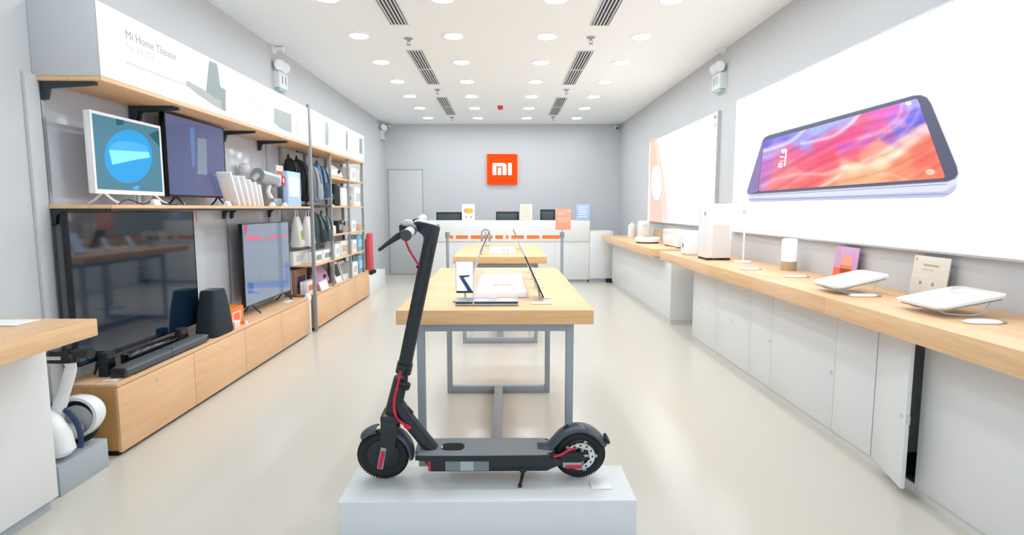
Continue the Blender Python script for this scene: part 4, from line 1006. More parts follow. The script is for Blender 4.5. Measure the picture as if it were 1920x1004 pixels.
    lat = B(); lat.tube([S3(752, 722, -0.03), S3(764, 708, -0.034), S3(765, 697, -0.034), S3(768, 692, -0.032)], 0.007, n=10)
    lat.tube([S3(748, 712, -0.03), S3(766, 716, -0.032)], 0.011, n=12); lat.cyl(S3(764, 722, -0.028), S3(764, 722, 0.0), 0.014, n=18)
    bd(lat, 'folding_latch', 'dark')
    # gooseneck
    gp = [S(*q) for q in ((824, 423), (800, 417), (786, 414), (777, 417), (775, 425), (780, 431), (790, 433), (796, 438), (799, 446), (798, 460), (796, 474), (812, 474))]
    bd(B().prism(gp, 'Y', -0.026, 0.026, 0.005), 'gooseneck', 'scoot')
    bd(B().prism([S(*q) for q in ((777, 414.5), (786, 412.5), (820, 420.5), (819, 422), (786, 415.5))], 'Y', -0.022, 0.022), 'display_panel', 'grip')
    hb = S3(779, 424)
    bd(B().cyl((hb.x, -0.215, hb.z), (hb.x, 0.215, hb.z), 0.0135, n=18), 'handlebar', 'scoot')
    for s in (-1, 1):
        g = bd(B().lathe([(0.016, 0), (0.019, 0.01), (0.0175, 0.05), (0.0195, 0.09), (0.02, 0.125)], (hb.x, 0.09 if s > 0 else -0.215, hb.z), 'Y', 24), 'grip', 'grip')
        bd(B().cyl((hb.x, s * 0.2155, hb.z), (hb.x, s * 0.225, hb.z), 0.0205, n=24), 'grip_end', 'gripend', g)
    # brake lever
    lv = B(); y = -0.12
    lv.tube([S3(779, 424, y) + Vector((-0.012, 0, -0.002)), Vector((hb.x - 0.05, y - 0.01, hb.z - 0.022)), Vector((hb.x - 0.085, y - 0.03, hb.z - 0.045)), Vector((hb.x - 0.108, y - 0.06, hb.z - 0.062))], [0.014, 0.012, 0.008, 0.006], n=10)
    lv.tube([(hb.x, y - 0.014, hb.z), (hb.x, y + 0.022, hb.z)], 0.021, n=18)
    bd(lv, 'brake_lever', 'dark')
    bl = bd(B().lathe([(0.02, 0), (0.022, 0.008), (0.017, 0.018), (0, 0.023)], (hb.x - 0.02, -0.055, hb.z + 0.012), 'Z', 24), 'bell', 'grip')
    bd(B().box(hb.x - 0.055, hb.x + 0.004, -0.06, 0.02, hb.z - 0.022, hb.z + 0.014, 0.006), 'headlight', 'dark')
    bd(B().tube([(hb.x, 0.08, hb.z), (hb.x - 0.005, 0.045, hb.z + 0.002)], 0.02, n=18), 'throttle', 'dark')
    bd(B().tube(smooth_path([Vector((hb.x - 0.03, -0.1, hb.z - 0.022)), S3(772, 461, -0.07), S3(780, 480, -0.045), S3(788, 497, -0.026)]), 0.0042, n=8), 'brake_cable', 'red')
    bd(B().tube([S3(787, 494, -0.024), S3(784, 500, -0.03)], 0.006, n=8), 'cable_clip', 'dark')
    # red cable down to the frame
    bd(B().tube(smooth_path([S3(754, 690, -0.03), S3(749, 715, -0.037), S3(743, 740, -0.04), S3(743, 762, -0.041), S3(748, 778, -0.038), S3(757, 786, -0.034), S3(768, 796, -0.03)]), 0.0062, n=10), 'brake_cable', 'red')
    bd(B().tube([S3(762, 791, -0.032), S3(771, 797, -0.028)], 0.010, n=10), 'cable_plug', 'red')
    # down tube
    d0, d1 = S3(750, 768), S3(811, 843)
    bd(B().tube([d0, d1], 0.031, n=22), 'down_tube', 'scoot')
    bd(B().tube([S3(742, 752), S3(758, 778)], [0.030, 0.033], n=20), 'frame_lug', 'scoot')
    bd(B().box(-0.02, 0.02, -0.008, 0.008, 0, 0.012, 0.003, mtx=Matrix.Translation(S3(766, 771)) @ Matrix.Rotation(math.radians(50), 4, 'Y')), 'folding_button', 'dark')
    # deck
    zt = 0.5 * (S(900, 826)[1] + S(900, 852)[1]); x0, x1 = S(781, 850)[0], S(1041, 848)[0]
    w = 0.074
    outl = [(x0, -0.03), (x0, 0.03), (x0 + 0.012, 0.055), (x0 + 0.05, w), (x1 - 0.07, w), (x1 - 0.035, 0.06), (x1, 0.035), (x1, -0.035), (x1 - 0.035, -0.06), (x1 - 0.07, -w), (x0 + 0.05, -w), (x0 + 0.012, -0.055)]
    b = B(); b.prism(rnd(outl, 3), 'Z', zt - 0.022, zt, 0.004); bd(b, 'deck', 'scoot')
    inl = [(x0 + 0.01 + (px_ - x0) * (x1 - x0 - 0.02) / (x1 - x0), py_ * 0.92) for px_, py_ in outl]
    bd(B().prism(rnd(inl, 3), 'Z', zt, zt + 0.003), 'deck_mat', 'deckmat')
    bb = S(806, 866)[0]; be = S(1036, 868)[0]; zb = S(900, 870)[1]
    bd(B().prism([(bb - 0.02, zt - 0.022), (bb + 0.012, zb), (be - 0.03, zb), (be + 0.03, zt - 0.05), (be + 0.03, zt - 0.022)], 'Y', -0.062, 0.062, 0.005), 'battery_case', 'scoot')
    for (pa_, pb_, m_) in ((838, 865, 'sticker'), (865, 890, 'stickerl'), (890, 918, 'sticker')):
        xa, xb = S(pa_, 862)[0], S(pb_, 862)[0]
        bd(B().box(xa, xb - 0.001, -0.0632, -0.062, zb + 0.006, zt - 0.027), 'label_sticker', m_)
    bd(B().box(bb + 0.001, bb + 0.012, -0.0635, -0.03, zb + 0.004, zt - 0.026), 'reflector', 'red')
    # footplate slot at the foot of the tube, charger cap
    bd(B().prism(rrect(S(828, 838)[0], S(871, 838)[0], -0.03, 0.026, 0.026), 'Z', zt + 0.003, zt + 0.0055), 'slot_plate', 'dark')
    bd(B().ball((S(829, 837)[0], -0.012, zt + 0.008), 0.007), 'bolt', 'chrome')
    # rear stays
    for s in (-1, 1):
        y = s * 0.045
        bd(B().prism([(be - 0.03, zt - 0.052), (be - 0.03, zt - 0.004), (be + 0.03, zt - 0.008), (RX_ + 0.004, 0.112 + 0.022), (RX_ + 0.022, 0.112), (RX_ + 0.006, 0.112 - 0.016), (be + 0.03, zt - 0.062)], 'Y', y - 0.006, y + 0.006, 0.003), 'rear_stay', 'scoot')
        bd(B().tube([(S(1058, 863)[0], y + s * 0.0115, S(1058, 862)[1]), (S(1088, 863)[0], y + s * 0.0115, S(1088, 862)[1])], 0.0095, n=12, sy=0.6), 'reflector', 'red')
        bd(B().tube([(S(1053, 859)[0], y + s * 0.0065, S(1053, 860)[1]), (S(1088, 859)[0], y + s * 0.0065, S(1088, 860)[1])], 0.012, n=12, sy=0.5), 'reflector_base', 'print_mid')
    bd(B().box(S(1057, 845)[0], S(1090, 845)[0], -0.052, -0.036, S(1070, 853)[1], S(1070, 838)[1], 0.005), 'brake_caliper', 'dark')
    bd(B().tube(smooth_path([S3(1036, 846, -0.05), S3(1050, 840, -0.055), S3(1064, 832, -0.055), S3(1078, 829, -0.05)]), 0.0055, n=10), 'brake_cable', 'red')
    # rear fender: sweeps from the deck over the wheel
    b = B(); path = smooth_path([S3(1008, 836), S3(1026, 834), S3(1037, 824), S3(1052, 809), S3(1074, 799), S3(1097, 799), S3(1119, 810), S3(1136, 828)], 5)
    Rg = []
    for i, p in enumerate(path):
        tn = (path[min(i + 1, len(path) - 1)] - path[max(i - 1, 0)]).normalized(); nn = Vector((-tn.z, 0, tn.x))
        w_ = 0.03 + 0.006 * min(1, i / 8); Rg.append([p + Vector((0, y, 0)) + nn * h for y, h in ((-w_, -0.016), (-w_, -0.008), (-w_ * 0.7, 0.001), (0, 0.004), (w_ * 0.7, 0.001), (w_, -0.008), (w_, -0.016), (w_ * 0.7, -0.004), (0, -0.001), (-w_ * 0.7, -0.004))])
    b.rings(Rg); bd(b, 'rear_fender', 'fender')
    bd(B().tube([S3(1057, 804), S3(1066, 799)], [0.007, 0.009], n=10), 'fender_hook', 'dark')
    bd(B().box(-0.014, 0.014, -0.026, 0.026, -0.006, 0.008, 0.003, mtx=Matrix.Translation(S3(1137, 823)) @ Matrix.Rotation(math.radians(58), 4, 'Y')), 'tail_light', 'dark')
    # kickstand
    kx = S(980, 869)[0]
    foot = U(975, 915, Z=ZP); k = (foot - P0)
    fl = Vector((foot.x, k.dot(NL), k.dot(Vector((0, -math.sin(LEAN), math.cos(LEAN))))))
    bd(B().tube([(kx, -0.045, zb + 0.004), (kx - 0.002, -0.055, zb - 0.02), fl + Vector((0, 0.0, 0.012))], [0.0095, 0.008, 0.006], n=12), 'kickstand', 'dark')
    bd(B().tube([fl + Vector((0.0, 0.004, 0.016)), fl + Vector((0, -0.001, 0.003))], 0.008, n=12), 'kickstand_foot', 'rubber')
    bd(B().box(kx - 0.015, kx + 0.015, -0.063, -0.03, zb - 0.004, zb + 0.012, 0.003), 'kickstand_bracket', 'scoot')
    for ch in children(t):
        n_ = ch.name.split('.')[0]
        if n_ in ('brake_cable', 'reflector', 'cable_plug'): ch['label'] = 'red ' + n_.replace('_', ' ')
        elif n_ == 'deck_mat': ch['label'] = 'grey rubber mat on the deck'
    t.location = P0; t.rotation_euler = (LEAN, 0, 0)
scooter()

# ------------------------------------------------------------------ wooden display tables
def table(label, yf, yb_, xc=-0.045):
    z = 0.88; wd = 0.46
    t = thing('display_table', label, 'table', (xc, (yf + yb_) / 2, 0), 'long wooden display tables')
    B().box(xc - wd, xc + wd, yf, yb_, z - 0.068, z, 0.003).build('tabletop', 'wood_x', t)
    lw = 0.358; yr = yb_ - 0.40
    for y in (yf + 0.09, yr):
        for s in (-1, 1):
            B().box(xc + s * lw - 0.018, xc + s * lw + 0.018, y - 0.02, y + 0.02, 0.0 if y != yr else 0.002, z - 0.069, 0.002).build('leg', 'steel', t)
        B().box(xc - lw + 0.0185, xc + lw - 0.0185, y - 0.02, y + 0.02, 0.002, 0.05, 0.002).build('foot_rail', 'steel', t)
        B().box(xc - lw + 0.0185, xc + lw - 0.0185, y - 0.02, y + 0.02, z - 0.115, z - 0.069, 0.002).build('top_rail', 'steel', t)
    B().box(xc - 0.03, xc + 0.03, yf + 0.1105, yr - 0.0205, 0.002, 0.05, 0.002).build('stretcher', 'steel', t)
    for s in (-1, 1): B().box(xc + s * lw - 0.018, xc + s * lw + 0.018, yf + 0.1105, yr - 0.0205, z - 0.115, z - 0.069, 0.002).build('side_rail', 'steel', t)
    return t
table('wooden display table with grey steel legs just behind the scooter', 2.56, 4.42)
table('wooden display table with grey steel legs before the orange barrier', 5.45, 7.25)
ZTB = 0.88
# row of slim phones on stands along both long sides of the tables
def phone_stand(label, x, y, s, big=False):
    """s=+1 faces the right aisle, -1 the left aisle"""
    t = thing('display_phone', label, 'phone', (x, y, ZTB), 'phones on stands along the table edges')
    mt = Matrix.Translation((x, y, ZTB)) @ Matrix.Rotation(-s * math.radians(24), 4, 'Y')
    h = 0.155 if not big else 0.235
    w = 0.038 if not big else 0.075
    B().box(-0.004, 0.004, -w, w, 0.012, 0.012 + h, 0.003, mtx=mt).build('phone_body', 'gloss_black' if big else 'silver', t)
    B().box(s * 0.0041, s * 0.0047, -w + 0.003, w - 0.003, 0.018, 0.006 + h, mtx=mt).build('screen', 'scr_phone', t)
    B().box(-0.03, 0.03, -0.03, 0.03, 0.0, 0.006, 0.002, mtx=Matrix.Translation((x, y, ZTB))).build('stand_base', 'gloss_white', t)
    B().tube([(x - s * 0.02, y, ZTB + 0.006), (x - s * 0.035, y, ZTB + 0.07)], 0.006, n=10).build('stand_arm', 'gloss_white', t)
ordw = ('nearest the camera', 'second from the camera', 'third from the camera', 'fourth from the camera')
for k, y in enumerate((2.92, 3.32, 3.72, 4.12)):
    phone_stand('tilted phone facing right on the near table, ' + ordw[k] + ' in its row', 0.205, y, 1, big=(k == 0))
for k, y in enumerate((3.55, 3.85, 4.15)):
    phone_stand('tilted phone facing left on the near table, ' + ordw[k] + ' in its row', -0.24, y, -1)
for k, y in enumerate((5.75, 6.15, 6.55, 6.95)):
    phone_stand('tilted phone facing right on the far table, ' + ordw[k] + ' in its row', 0.20, y, 1, big=(k == 2))
for k, y in enumerate((5.75, 6.15, 6.55)):
    phone_stand('tilted phone facing left on the far table, ' + ordw[k] + ' in its row', -0.26, y, -1, big=(k == 0))
# big upright demo phone on acrylic stand
def demo_phone():
    a_ = U(855, 550, Y=2.80); b_ = U(888, 550, Y=2.80); zt = U(870, 490, Y=2.80).z; y = 2.80
    t = thing('demo_phone', 'upright display phone with white screen and dark zigzag on the near table', 'phone', ((a_.x + b_.x) / 2, y, ZTB))
    x0, x1 = a_.x, b_.x; zb = max(a_.z, ZTB + 0.012)
    B().prism(rrect(x0, x1, zb, zt, 0.006), 'Y', y - 0.004, y + 0.004, 0.001).build('phone_body', 'silver', t)
    s_ = B().box(x0 + 0.003, x1 - 0.003, y - 0.0047, y - 0.0041, zb + 0.012, zt - 0.003).build('screen', 'scr_phone', t)
    w = x1 - x0; h = zt - zb
    B().prism([(x0 + w * 0.16, zb + h * 0.55), (x0 + w * 0.78, zb + h * 0.57), (x0 + w * 0.78, zb + h * 0.52), (x0 + w * 0.45, zb + h * 0.49), (x0 + w * 0.95, zb + h * 0.06), (x0 + w * 0.68, zb + h * 0.06)], 'Y', y - 0.0055, y - 0.0047).build('screen_picture', 'scr_navy', s_)
    B().box(x0 + 0.003, x1 - 0.003, y - 0.0055, y - 0.0041, zb + 0.002, zb + 0.0115).build('chin', 'gloss_black', t)
    B().box(x0 - 0.015, x1 + 0.05, y - 0.03, y + 0.05, ZTB, ZTB + 0.010, 0.002).build('stand_base', 'acrylic', t)
    B().tube([((x0 + x1) / 2, y + 0.03, ZTB + 0.01), ((x0 + x1) / 2, y + 0.006, ZTB + 0.08)], 0.005, n=10).build('stand_arm', 'chrome', t)
demo_phone()
# flat grey pad at the table front
a_, b_ = U(853, 575, Z=ZTB), U(972, 575, Z=ZTB); yb_ = U(900, 559, Z=ZTB + 0.02).y
t = thing('laptop', 'closed slim grey laptop lying at the front edge of the near table', 'laptop', ((a_.x + b_.x) / 2, a_.y + 0.06, ZTB))
ya = a_.y + 0.005; yb2 = ya + 0.12
B().box(a_.x, b_.x, ya, yb2, ZTB + 0.002, ZTB + 0.012, 0.003).build('base', 'silver', t)
B().box(a_.x + 0.003, b_.x - 0.003, ya + 0.006, yb2 - 0.002, ZTB + 0.0125, ZTB + 0.0175).build('hinge_gap', 'gloss_black', t)
B().box(a_.x, b_.x, ya + 0.004, yb2, ZTB + 0.018, ZTB + 0.025, 0.003).build('lid', 'silver', t)
B().box(a_.x + 0.085, a_.x + 0.093, ya + 0.001, ya + 0.006, ZTB + 0.010, ZTB + 0.02).build('latch', 'grip', t)
card('price_card', 'white price card by the nearest right-facing phone on the near table', 1015, 570, ZTB, 0.10, 0.045)
# clear acrylic leaflet block with pink print
t = thing('acrylic_tray', 'clear acrylic tray with pale pink printed sheet in the middle of the near table', 'display tray', (-0.02, 3.35, ZTB))
xa, xb = -0.165, 0.12; y0_, y1_ = 2.92, 3.95
B().box(xa, xb, y0_, y1_, ZTB + 0.001, ZTB + 0.004).build('printed_sheet', 'peach', t)
e_ = B()
for (p, q_, r_, s_) in ((xa - 0.006, xa, y0_, y1_), (xb, xb + 0.006, y0_, y1_), (xa, xb, y1_, y1_ + 0.006), (xa, xb, y0_ - 0.006, y0_)): e_.box(p, q_, r_, s_, ZTB, ZTB + 0.03, 0.001)
e_.build('rim', 'acrylic', t)
pr = B()
for x_, y_, w_ in ((-0.07, 3.36, 0.03), (-0.03, 3.36, 0.035), (0.01, 3.36, 0.03)): pr.box(x_, x_ + w_, y_, y_ + 0.09, ZTB + 0.0041, ZTB + 0.0046)
pr.build('red_print', 'salmon', t)
pr = B()
for k in range(6): pr.box(-0.12 + k * 0.036, -0.12 + k * 0.036 + 0.026, 3.12, 3.24, ZTB + 0.0041, ZTB + 0.0046)
pr.build('white_print', 'card', t)
# sheet and small cards on far table
t = thing('printed_sheet', 'pale pink printed sheet with grey marks lying on the far table', 'sheet', (-0.03, 6.3, ZTB))
B().box(-0.17, 0.12, 5.8, 6.8, ZTB + 0.001, ZTB + 0.004).build('paper', 'peach', t)
pr = B()
for x_ in (-0.03, 0.02):
    for y_ in (6.0, 6.25): pr.box(x_, x_ + 0.035, y_, y_ + 0.15, ZTB + 0.0041, ZTB + 0.0046)
pr.build('grey_print', 'txt', t)
q = U(915, 460, Z=ZTB)
t = thing('headphones', 'grey headphones on a small stand at the left of the far table', 'headphones', (-0.235, 6.95, ZTB))
B().cyl((-0.235, 6.95, ZTB), (-0.235, 6.95, ZTB + 0.012), 0.045, n=24).build('stand_base', 'silver', t)
B().cyl((-0.235, 6.95, ZTB + 0.012), (-0.235, 6.95, ZTB + 0.19), 0.008, n=12).build('stand_pole', 'silver', t)
B().tube(smooth_path([(-0.285, 6.95, ZTB + 0.11), (-0.28, 6.95, ZTB + 0.18), (-0.235, 6.95, ZTB + 0.21), (-0.19, 6.95, ZTB + 0.18), (-0.185, 6.95, ZTB + 0.11)]), 0.009, n=10).build('headband', 'print_grey', t)
for s in (-1, 1): B().cyl((-0.235 + s * 0.035, 6.95, ZTB + 0.10), (-0.235 + s * 0.06, 6.95, ZTB + 0.10), 0.035, n=20).build('ear_cup', 'print_grey', t)

# ------------------------------------------------------------------ orange barrier
YS = 7.6
sl, sr = U(839, 445, Y=YS), U(1054, 445, Y=YS)
def stanchion(x, label):
    t = thing('stanchion', label, 'stanchion', (x, YS, 0), 'barrier stanchions')
    B().lathe([(0.15, 0), (0.155, 0.01), (0.14, 0.02), (0.03, 0.032), (0.0, 0.033)], (x, YS, 0), n=36).build('base', 'steel', t)
    B().cyl((x, YS, 0.03), (x, YS, 0.95), 0.021, n=20).build('pole', 'steel', t)
    B().cyl((x, YS, 0.951), (x, YS, 1.03), 0.031, n=24).build('belt_head', 'post', t)
    return t
stanchion(sl.x, 'grey barrier stanchion at the left end of the orange belt'); stanchion(sr.x, 'grey barrier stanchion at the right end of the orange belt, under the sign')
zb = sl.z
t = thing('barrier_belt', 'orange belt with pale breaks stretched between the two stanchions', 'barrier belt', ((sl.x + sr.x) / 2, YS, zb - 0.03))
B().box(sl.x + 0.033, sr.x - 0.033, YS - 0.002, YS + 0.002, zb - 0.024, zb + 0.024).build('belt', 'orange_plain', t)
k_ = B(); x0, x1 = sl.x + 0.033, sr.x - 0.033
for px in (852, 880, 926, 946, 956, 985, 1014):
    xx = U(px, 445, Y=YS).x; k_.box(xx - 0.02, xx + 0.02, YS - 0.003, YS + 0.003, zb - 0.0245, zb + 0.0245)
k_.build('belt_print', 'peach', t)
a_, b_ = U(1042, 392, Y=YS), U(1070, 431, Y=YS)
t = thing('sign_holder', 'salmon orange sign on top of the right stanchion', 'sign', (sr.x, YS, 1.03))
B().cyl((sr.x, YS, 1.031), (sr.x, YS, b_.z + 0.01), 0.008, n=12).build('stem', 'steel', t)
B().box(a_.x, b_.x, YS - 0.005, YS + 0.005, b_.z, a_.z, 0.002).build('panel', 'salmon', t)
k_ = B()
for f_ in (0.38, 0.46, 0.53, 0.72, 0.8): k_.box(a_.x + 0.03, b_.x - 0.03 - (0.04 if f_ > 0.7 else 0), YS - 0.0058, YS - 0.005, b_.z + (a_.z - b_.z) * f_, b_.z + (a_.z - b_.z) * (f_ + 0.035))
k_.box(b_.x - 0.045, b_.x - 0.02, YS - 0.0058, YS - 0.005, a_.z - 0.03, a_.z - 0.012); k_.build('fine_print', 'salmon_l', t)

# ------------------------------------------------------------------ reception desk
YD = 10.15
xa, xb = U(798, 413, Y=YD).x, U(1106, 413, Y=YD).x; zt = U(950, 414, Y=YD).z; zm = U(950, 453, Y=YD).z
t = thing('reception_desk', 'long white reception desk before the back wall', 'desk', ((xa + xb) / 2, YD + 0.3, 0))
B().box(xa, xb, YD, YD + 0.35, zm, zt, 0.004).build('upper_front', 'white', t)
B().box(xa, xb, YD + 0.02, YD + 0.65, 0.05, zm - 0.001, 0.003).build('lower_front', 'cab_white', t)
B().box(xa + 0.02, xb - 0.02, YD + 0.05, YD + 0.6, 0.0, 0.049).build('plinth', 'plinth_grey', t)
for px in (946, 1040):
    xx = U(px, 480, Y=YD).x; B().box(xx - 0.0025, xx + 0.0025, YD + 0.0185, YD + 0.0199, 0.06, zm - 0.01).build('seam', 'lb_frame', t)
xe = U(1150, 433, Y=YD).x; ze = U(1130, 434, Y=YD).z
t = thing('side_cabinet', 'white cabinet with dark foot at the right end of the reception desk', 'cabinet', ((xb + xe) / 2, YD + 0.3, 0))
B().box(xb + 0.004, xe, YD + 0.01, YD + 0.6, 0.07, ze, 0.003).build('carcass', 'cab_white', t)
xx = U(1108, 480, Y=YD).x
B().box(xb + 0.008, xe - 0.004, YD - 0.004, YD + 0.009, 0.075, ze - 0.02, 0.002).build('door', 'cab_white', t)
B().box(xb + 0.004, xe - 0.12, YD + 0.03, YD + 0.58, 0, 0.069).build('plinth', 'plinth_grey', t)
B().box(xe - 0.115, xe - 0.002, YD + 0.0, YD + 0.5, 0, 0.069).build('foot', 'dark', t)
t = thing('carton', 'brown cardboard carton standing behind the far right counter', 'box', (2.15, YD + 0.3, 0))
B().box(xe + 0.03, xe + 0.25, YD + 0.1, YD + 0.45, 0, 0.50, 0.004).build('carton_body', 'kraft', t)
B().box(xe + 0.03, xe + 0.25, YD + 0.0985, YD + 0.0998, 0.2, 0.24).build('tape', 'beige', t)
B().box(xe + 0.05, xe + 0.17, YD + 0.0985, YD + 0.0998, 0.28, 0.38).build('printed_label', 'card', t)
# monitors seen from behind
for px0, px1, py0, lab in ((818, 866, 398, 'dark monitor at the left of the reception desk'), (930, 973, 397, 'dark monitor at the middle of the reception desk'), (1013, 1041, 393, 'dark monitor at the right of the reception desk')):
    Y = YD + 0.42
    x0, x1 = U(px0, 405, Y=Y).x, U(px1, 405, Y=Y).x; z1 = U(px0, py0, Y=Y).z
    t = thing('monitor', lab, 'monitor', ((x0 + x1) / 2, Y, zm), 'monitors on the reception desk')
    B().box(x0, x1, Y, Y + 0.035, z1 - 0.30, z1, 0.006).build('casing', 'dark', t)
    B().box(x0 + 0.03, x1 - 0.03, Y - 0.006, Y - 0.0005, z1 - 0.25, z1 - 0.04, 0.002).build('back_panel', 'scr_monitor', t)
    B().box((x0 + x1) / 2 - 0.03, (x0 + x1) / 2 + 0.03, Y + 0.0355, Y + 0.05, zm + 0.012, z1 - 0.15).build('neck', 'dark', t)
    B().box((x0 + x1) / 2 - 0.1, (x0 + x1) / 2 + 0.1, Y + 0.0, Y + 0.14, zm, zm + 0.011, 0.003).build('foot', 'dark', t)
# standing leaflets on the desk
for px0, px1, py0, m, band, lab in ((866, 890, 383, 'card', 'yellow', 'white leaflet with yellow print on the reception desk'), (975, 998, 383, 'peach', 'card', 'pale pink leaflet beside the middle monitor on the reception desk'), (1081, 1106, 383, 'skyblue', 'card', 'pale blue leaflet at the right end of the reception desk')):
    Y = YD + 0.2; x0, x1 = U(px0, 400, Y=Y).x, U(px1, 400, Y=Y).x; z1 = U(px0, py0, Y=Y).z
    t = thing('leaflet_stand', lab, 'leaflet stand', ((x0 + x1) / 2, Y, zt), 'leaflet stands on the reception desk')
    B().box(x0, x1, Y, Y + 0.006, zt + 0.002, z1, 0.001).build('leaflet', m, t)
    B().box(x0 - 0.004, x1 + 0.004, Y - 0.05, Y + 0.06, zt, zt + 0.0018).build('stand', 'acrylic', t)
    w = x1 - x0
    if band == 'yellow':
        B().prism(rrect(x0 + w * 0.15, x1 - w * 0.12, zt + 0.13, zt + 0.22, 0.04), 'Y', Y - 0.0008, Y).build('printed_label', 'yellow', t)
        B().cyl((x0 + w * 0.26, Y - 0.0016, zt + 0.175), (x0 + w * 0.26, Y - 0.0008, zt + 0.175), 0.03, n=16).build('printed_dot', 'salmon', t)
        k_ = B()
        for f_ in (0.25, 0.65): k_.box(x0 + w * f_, x0 + w * (f_ + 0.14), Y - 0.0008, Y, zt + 0.05, zt + 0.075)
        k_.build('fine_print', 'txt', t)
    else:
        k_ = B()
        for i in range(5): k_.box(x0 + w * 0.15, x1 - w * (0.15 + 0.1 * (i % 2)), Y - 0.0008, Y, zt + 0.06 + i * 0.045, zt + 0.075 + i * 0.045)
        k_.build('fine_print', band if m == 'skyblue' else 'salmon_l', t)

# ------------------------------------------------------------------ right counters
XCT = 1.745; XB = 1.93; ZW0 = 0.775
t = thing('worktop', 'long near wooden worktop on the right carrying the two scales', 'worktop', (2.04, 3.2, ZW0))
for a_, b_ in ((0.2, 2.995), (2.9965, 3.895), (3.8965, 6.25)): B().box(XCT, XR - 0.001, a_, b_, ZW0, ZT, 0.002).build('slab', 'wood_y', t)
t = thing('worktop', 'far wooden worktop on the right carrying the white bottles', 'worktop', (2.04, 8.4, ZW0))
B().box(XCT, XR - 0.001, 6.62, 10.02, ZW0, ZT, 0.002).build('slab', 'wood_y', t)
B().box(XCT + 0.05, XCT + 0.15, 6.66, 6.80, ZW0 - 0.012, ZW0 - 0.001, 0.002).build('sensor_plate', 'post', t)
t = thing('base_cabinet', 'plain white base cabinet under the far right worktop', 'cabinet', (2.1, 8.2, 0), 'white base cabinets on the right')
B().box(XB, XR - 0.001, 6.42, 9.98, 0.05, ZW0 - 0.001, 0.003).build('carcass', 'cab_white', t)
B().box(XB + 0.012, XR - 0.002, 6.43, 9.97, 0.0, 0.049).build('plinth', 'offwhite', t)
UN = [(5.65, 5.02, 'first white base cabinet under the near right worktop, beside the gap', [(5.65, 5.02, 5.386, 0)]),
      (5.02, 4.31, 'second white base cabinet from the gap under the near right worktop', [(5.02, 4.31, 4.671, 0)]),
      (4.31, 3.95, 'narrow white base cabinet with lock at its near edge, under the near right worktop', [(4.31, 3.95, 3.975, 0)]),
      (3.95, 3.17, 'wide white base cabinet left of the half-open one on the right', [(3.95, 3.17, 3.20, 0)]),
      (3.17, 2.50, 'white base cabinet with one door standing open on the right', [(3.17, 2.815, None, 0), (2.81, 2.46, 2.50, 13.5)]),
      (2.50, 0.4, 'long plain white base cabinet cut by the right edge', [(2.495, 0.4, None, 0)])]
for ya, yb_, lab, doors in UN:
    t = thing('base_cabinet', lab, 'cabinet', (2.1, (ya + yb_) / 2, 0), 'white base cabinets on the right')
    if len(doors) == 2:
        B().box(XB + 0.02, XR - 0.001, yb_ + 0.312, ya - 0.001, 0.05, ZW0 - 0.001).build('carcass', 'cab_white', t)
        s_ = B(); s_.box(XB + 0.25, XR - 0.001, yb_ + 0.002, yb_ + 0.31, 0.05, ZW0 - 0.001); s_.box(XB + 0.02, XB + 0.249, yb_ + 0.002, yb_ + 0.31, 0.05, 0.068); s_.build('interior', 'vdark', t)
    else: B().box(XB + 0.02, XR - 0.001, yb_ + 0.001, ya - 0.001, 0.05, ZW0 - 0.001).build('carcass', 'cab_white', t)
    B().box(XB + 0.012, XR - 0.002, yb_ + 0.001, ya - 0.001, 0.0, 0.049).build('plinth', 'offwhite', t)
    for da, db, lk, ang in doors:
        mt = Matrix.Translation((XB, da, 0)) @ Matrix.Rotation(math.radians(-ang), 4, 'Z')
        L = da - db
        ztop = ZW0 - 0.03 if ang else ZW0 - 0.004
        dr = B().box(0.0, 0.018, -L + 0.002, -0.002, 0.045, ztop, 0.002, mtx=mt).build('door', 'cab_white', t)
        if lk is not None:
            yl = lk - da
            B().cyl(mt @ Vector((-0.004, yl, 0.385)), mt @ Vector((0, yl, 0.385)), 0.011, n=16).build('lock', 'chrome', dr)
            if ang: B().box(0.004, 0.014, -L - 0.012, -L + 0.0015, 0.36, 0.40, mtx=mt).build('latch', 'chrome', dr)

# ------------------------------------------------------------------ things on the right worktops
def purifier():
    x, y, s = 1.985, 5.27, 0.118; z = ZT
    t = thing('air_purifier', 'tall white air purifier tower on the near right worktop', 'air purifier', (x, y, z))
    B().box(x - s, x + s, y - s, y + s, z + 0.018, z + 0.525, 0.012, 3).build('body', 'gloss_white', t)
    B().box(x - s + 0.06, x + s - 0.02, y - s - 0.0015, y - s, z + 0.03, z + 0.33).build('front_grille', 'offwhite', t)
    for k in (-1, 1):
        B().box(x + k * 0.08 - 0.03, x + k * 0.08 + 0.03, y - s + 0.002, y + s - 0.002, z, z + 0.0175).build('foot', 'dark', t)
    B().cyl((x - s - 0.0015, y - 0.06, z + 0.43), (x - s, y - 0.06, z + 0.43), 0.02, n=20).build('button', 'post', t)
    B().lathe([(0.1, 0.5255), (0.1, 0.53), (0.0, 0.53)], (x, y, z), n=32).build('top_fan_grille', 'print_mid', t)
purifier()
p = Vector((1.965, 5.78, ZT))
t = thing('rice_cooker', 'white rounded appliance with dark oval logo behind the air purifier', 'appliance', p)
B().loft([(ZT, p.x, p.y, 0.10, 0.11, 4), (ZT + 0.02, p.x, p.y, 0.115, 0.125, 4), (ZT + 0.2, p.x, p.y, 0.115, 0.125, 4), (ZT + 0.25, p.x, p.y, 0.09, 0.10, 3)]).build('body', 'gloss_white', t)
B().lathe([(0.022, -0.003), (0.022, 0.0)], (p.x - 0.1153, p.y - 0.0, ZT + 0.1), 'X', 20).build('logo', 'txt', t)
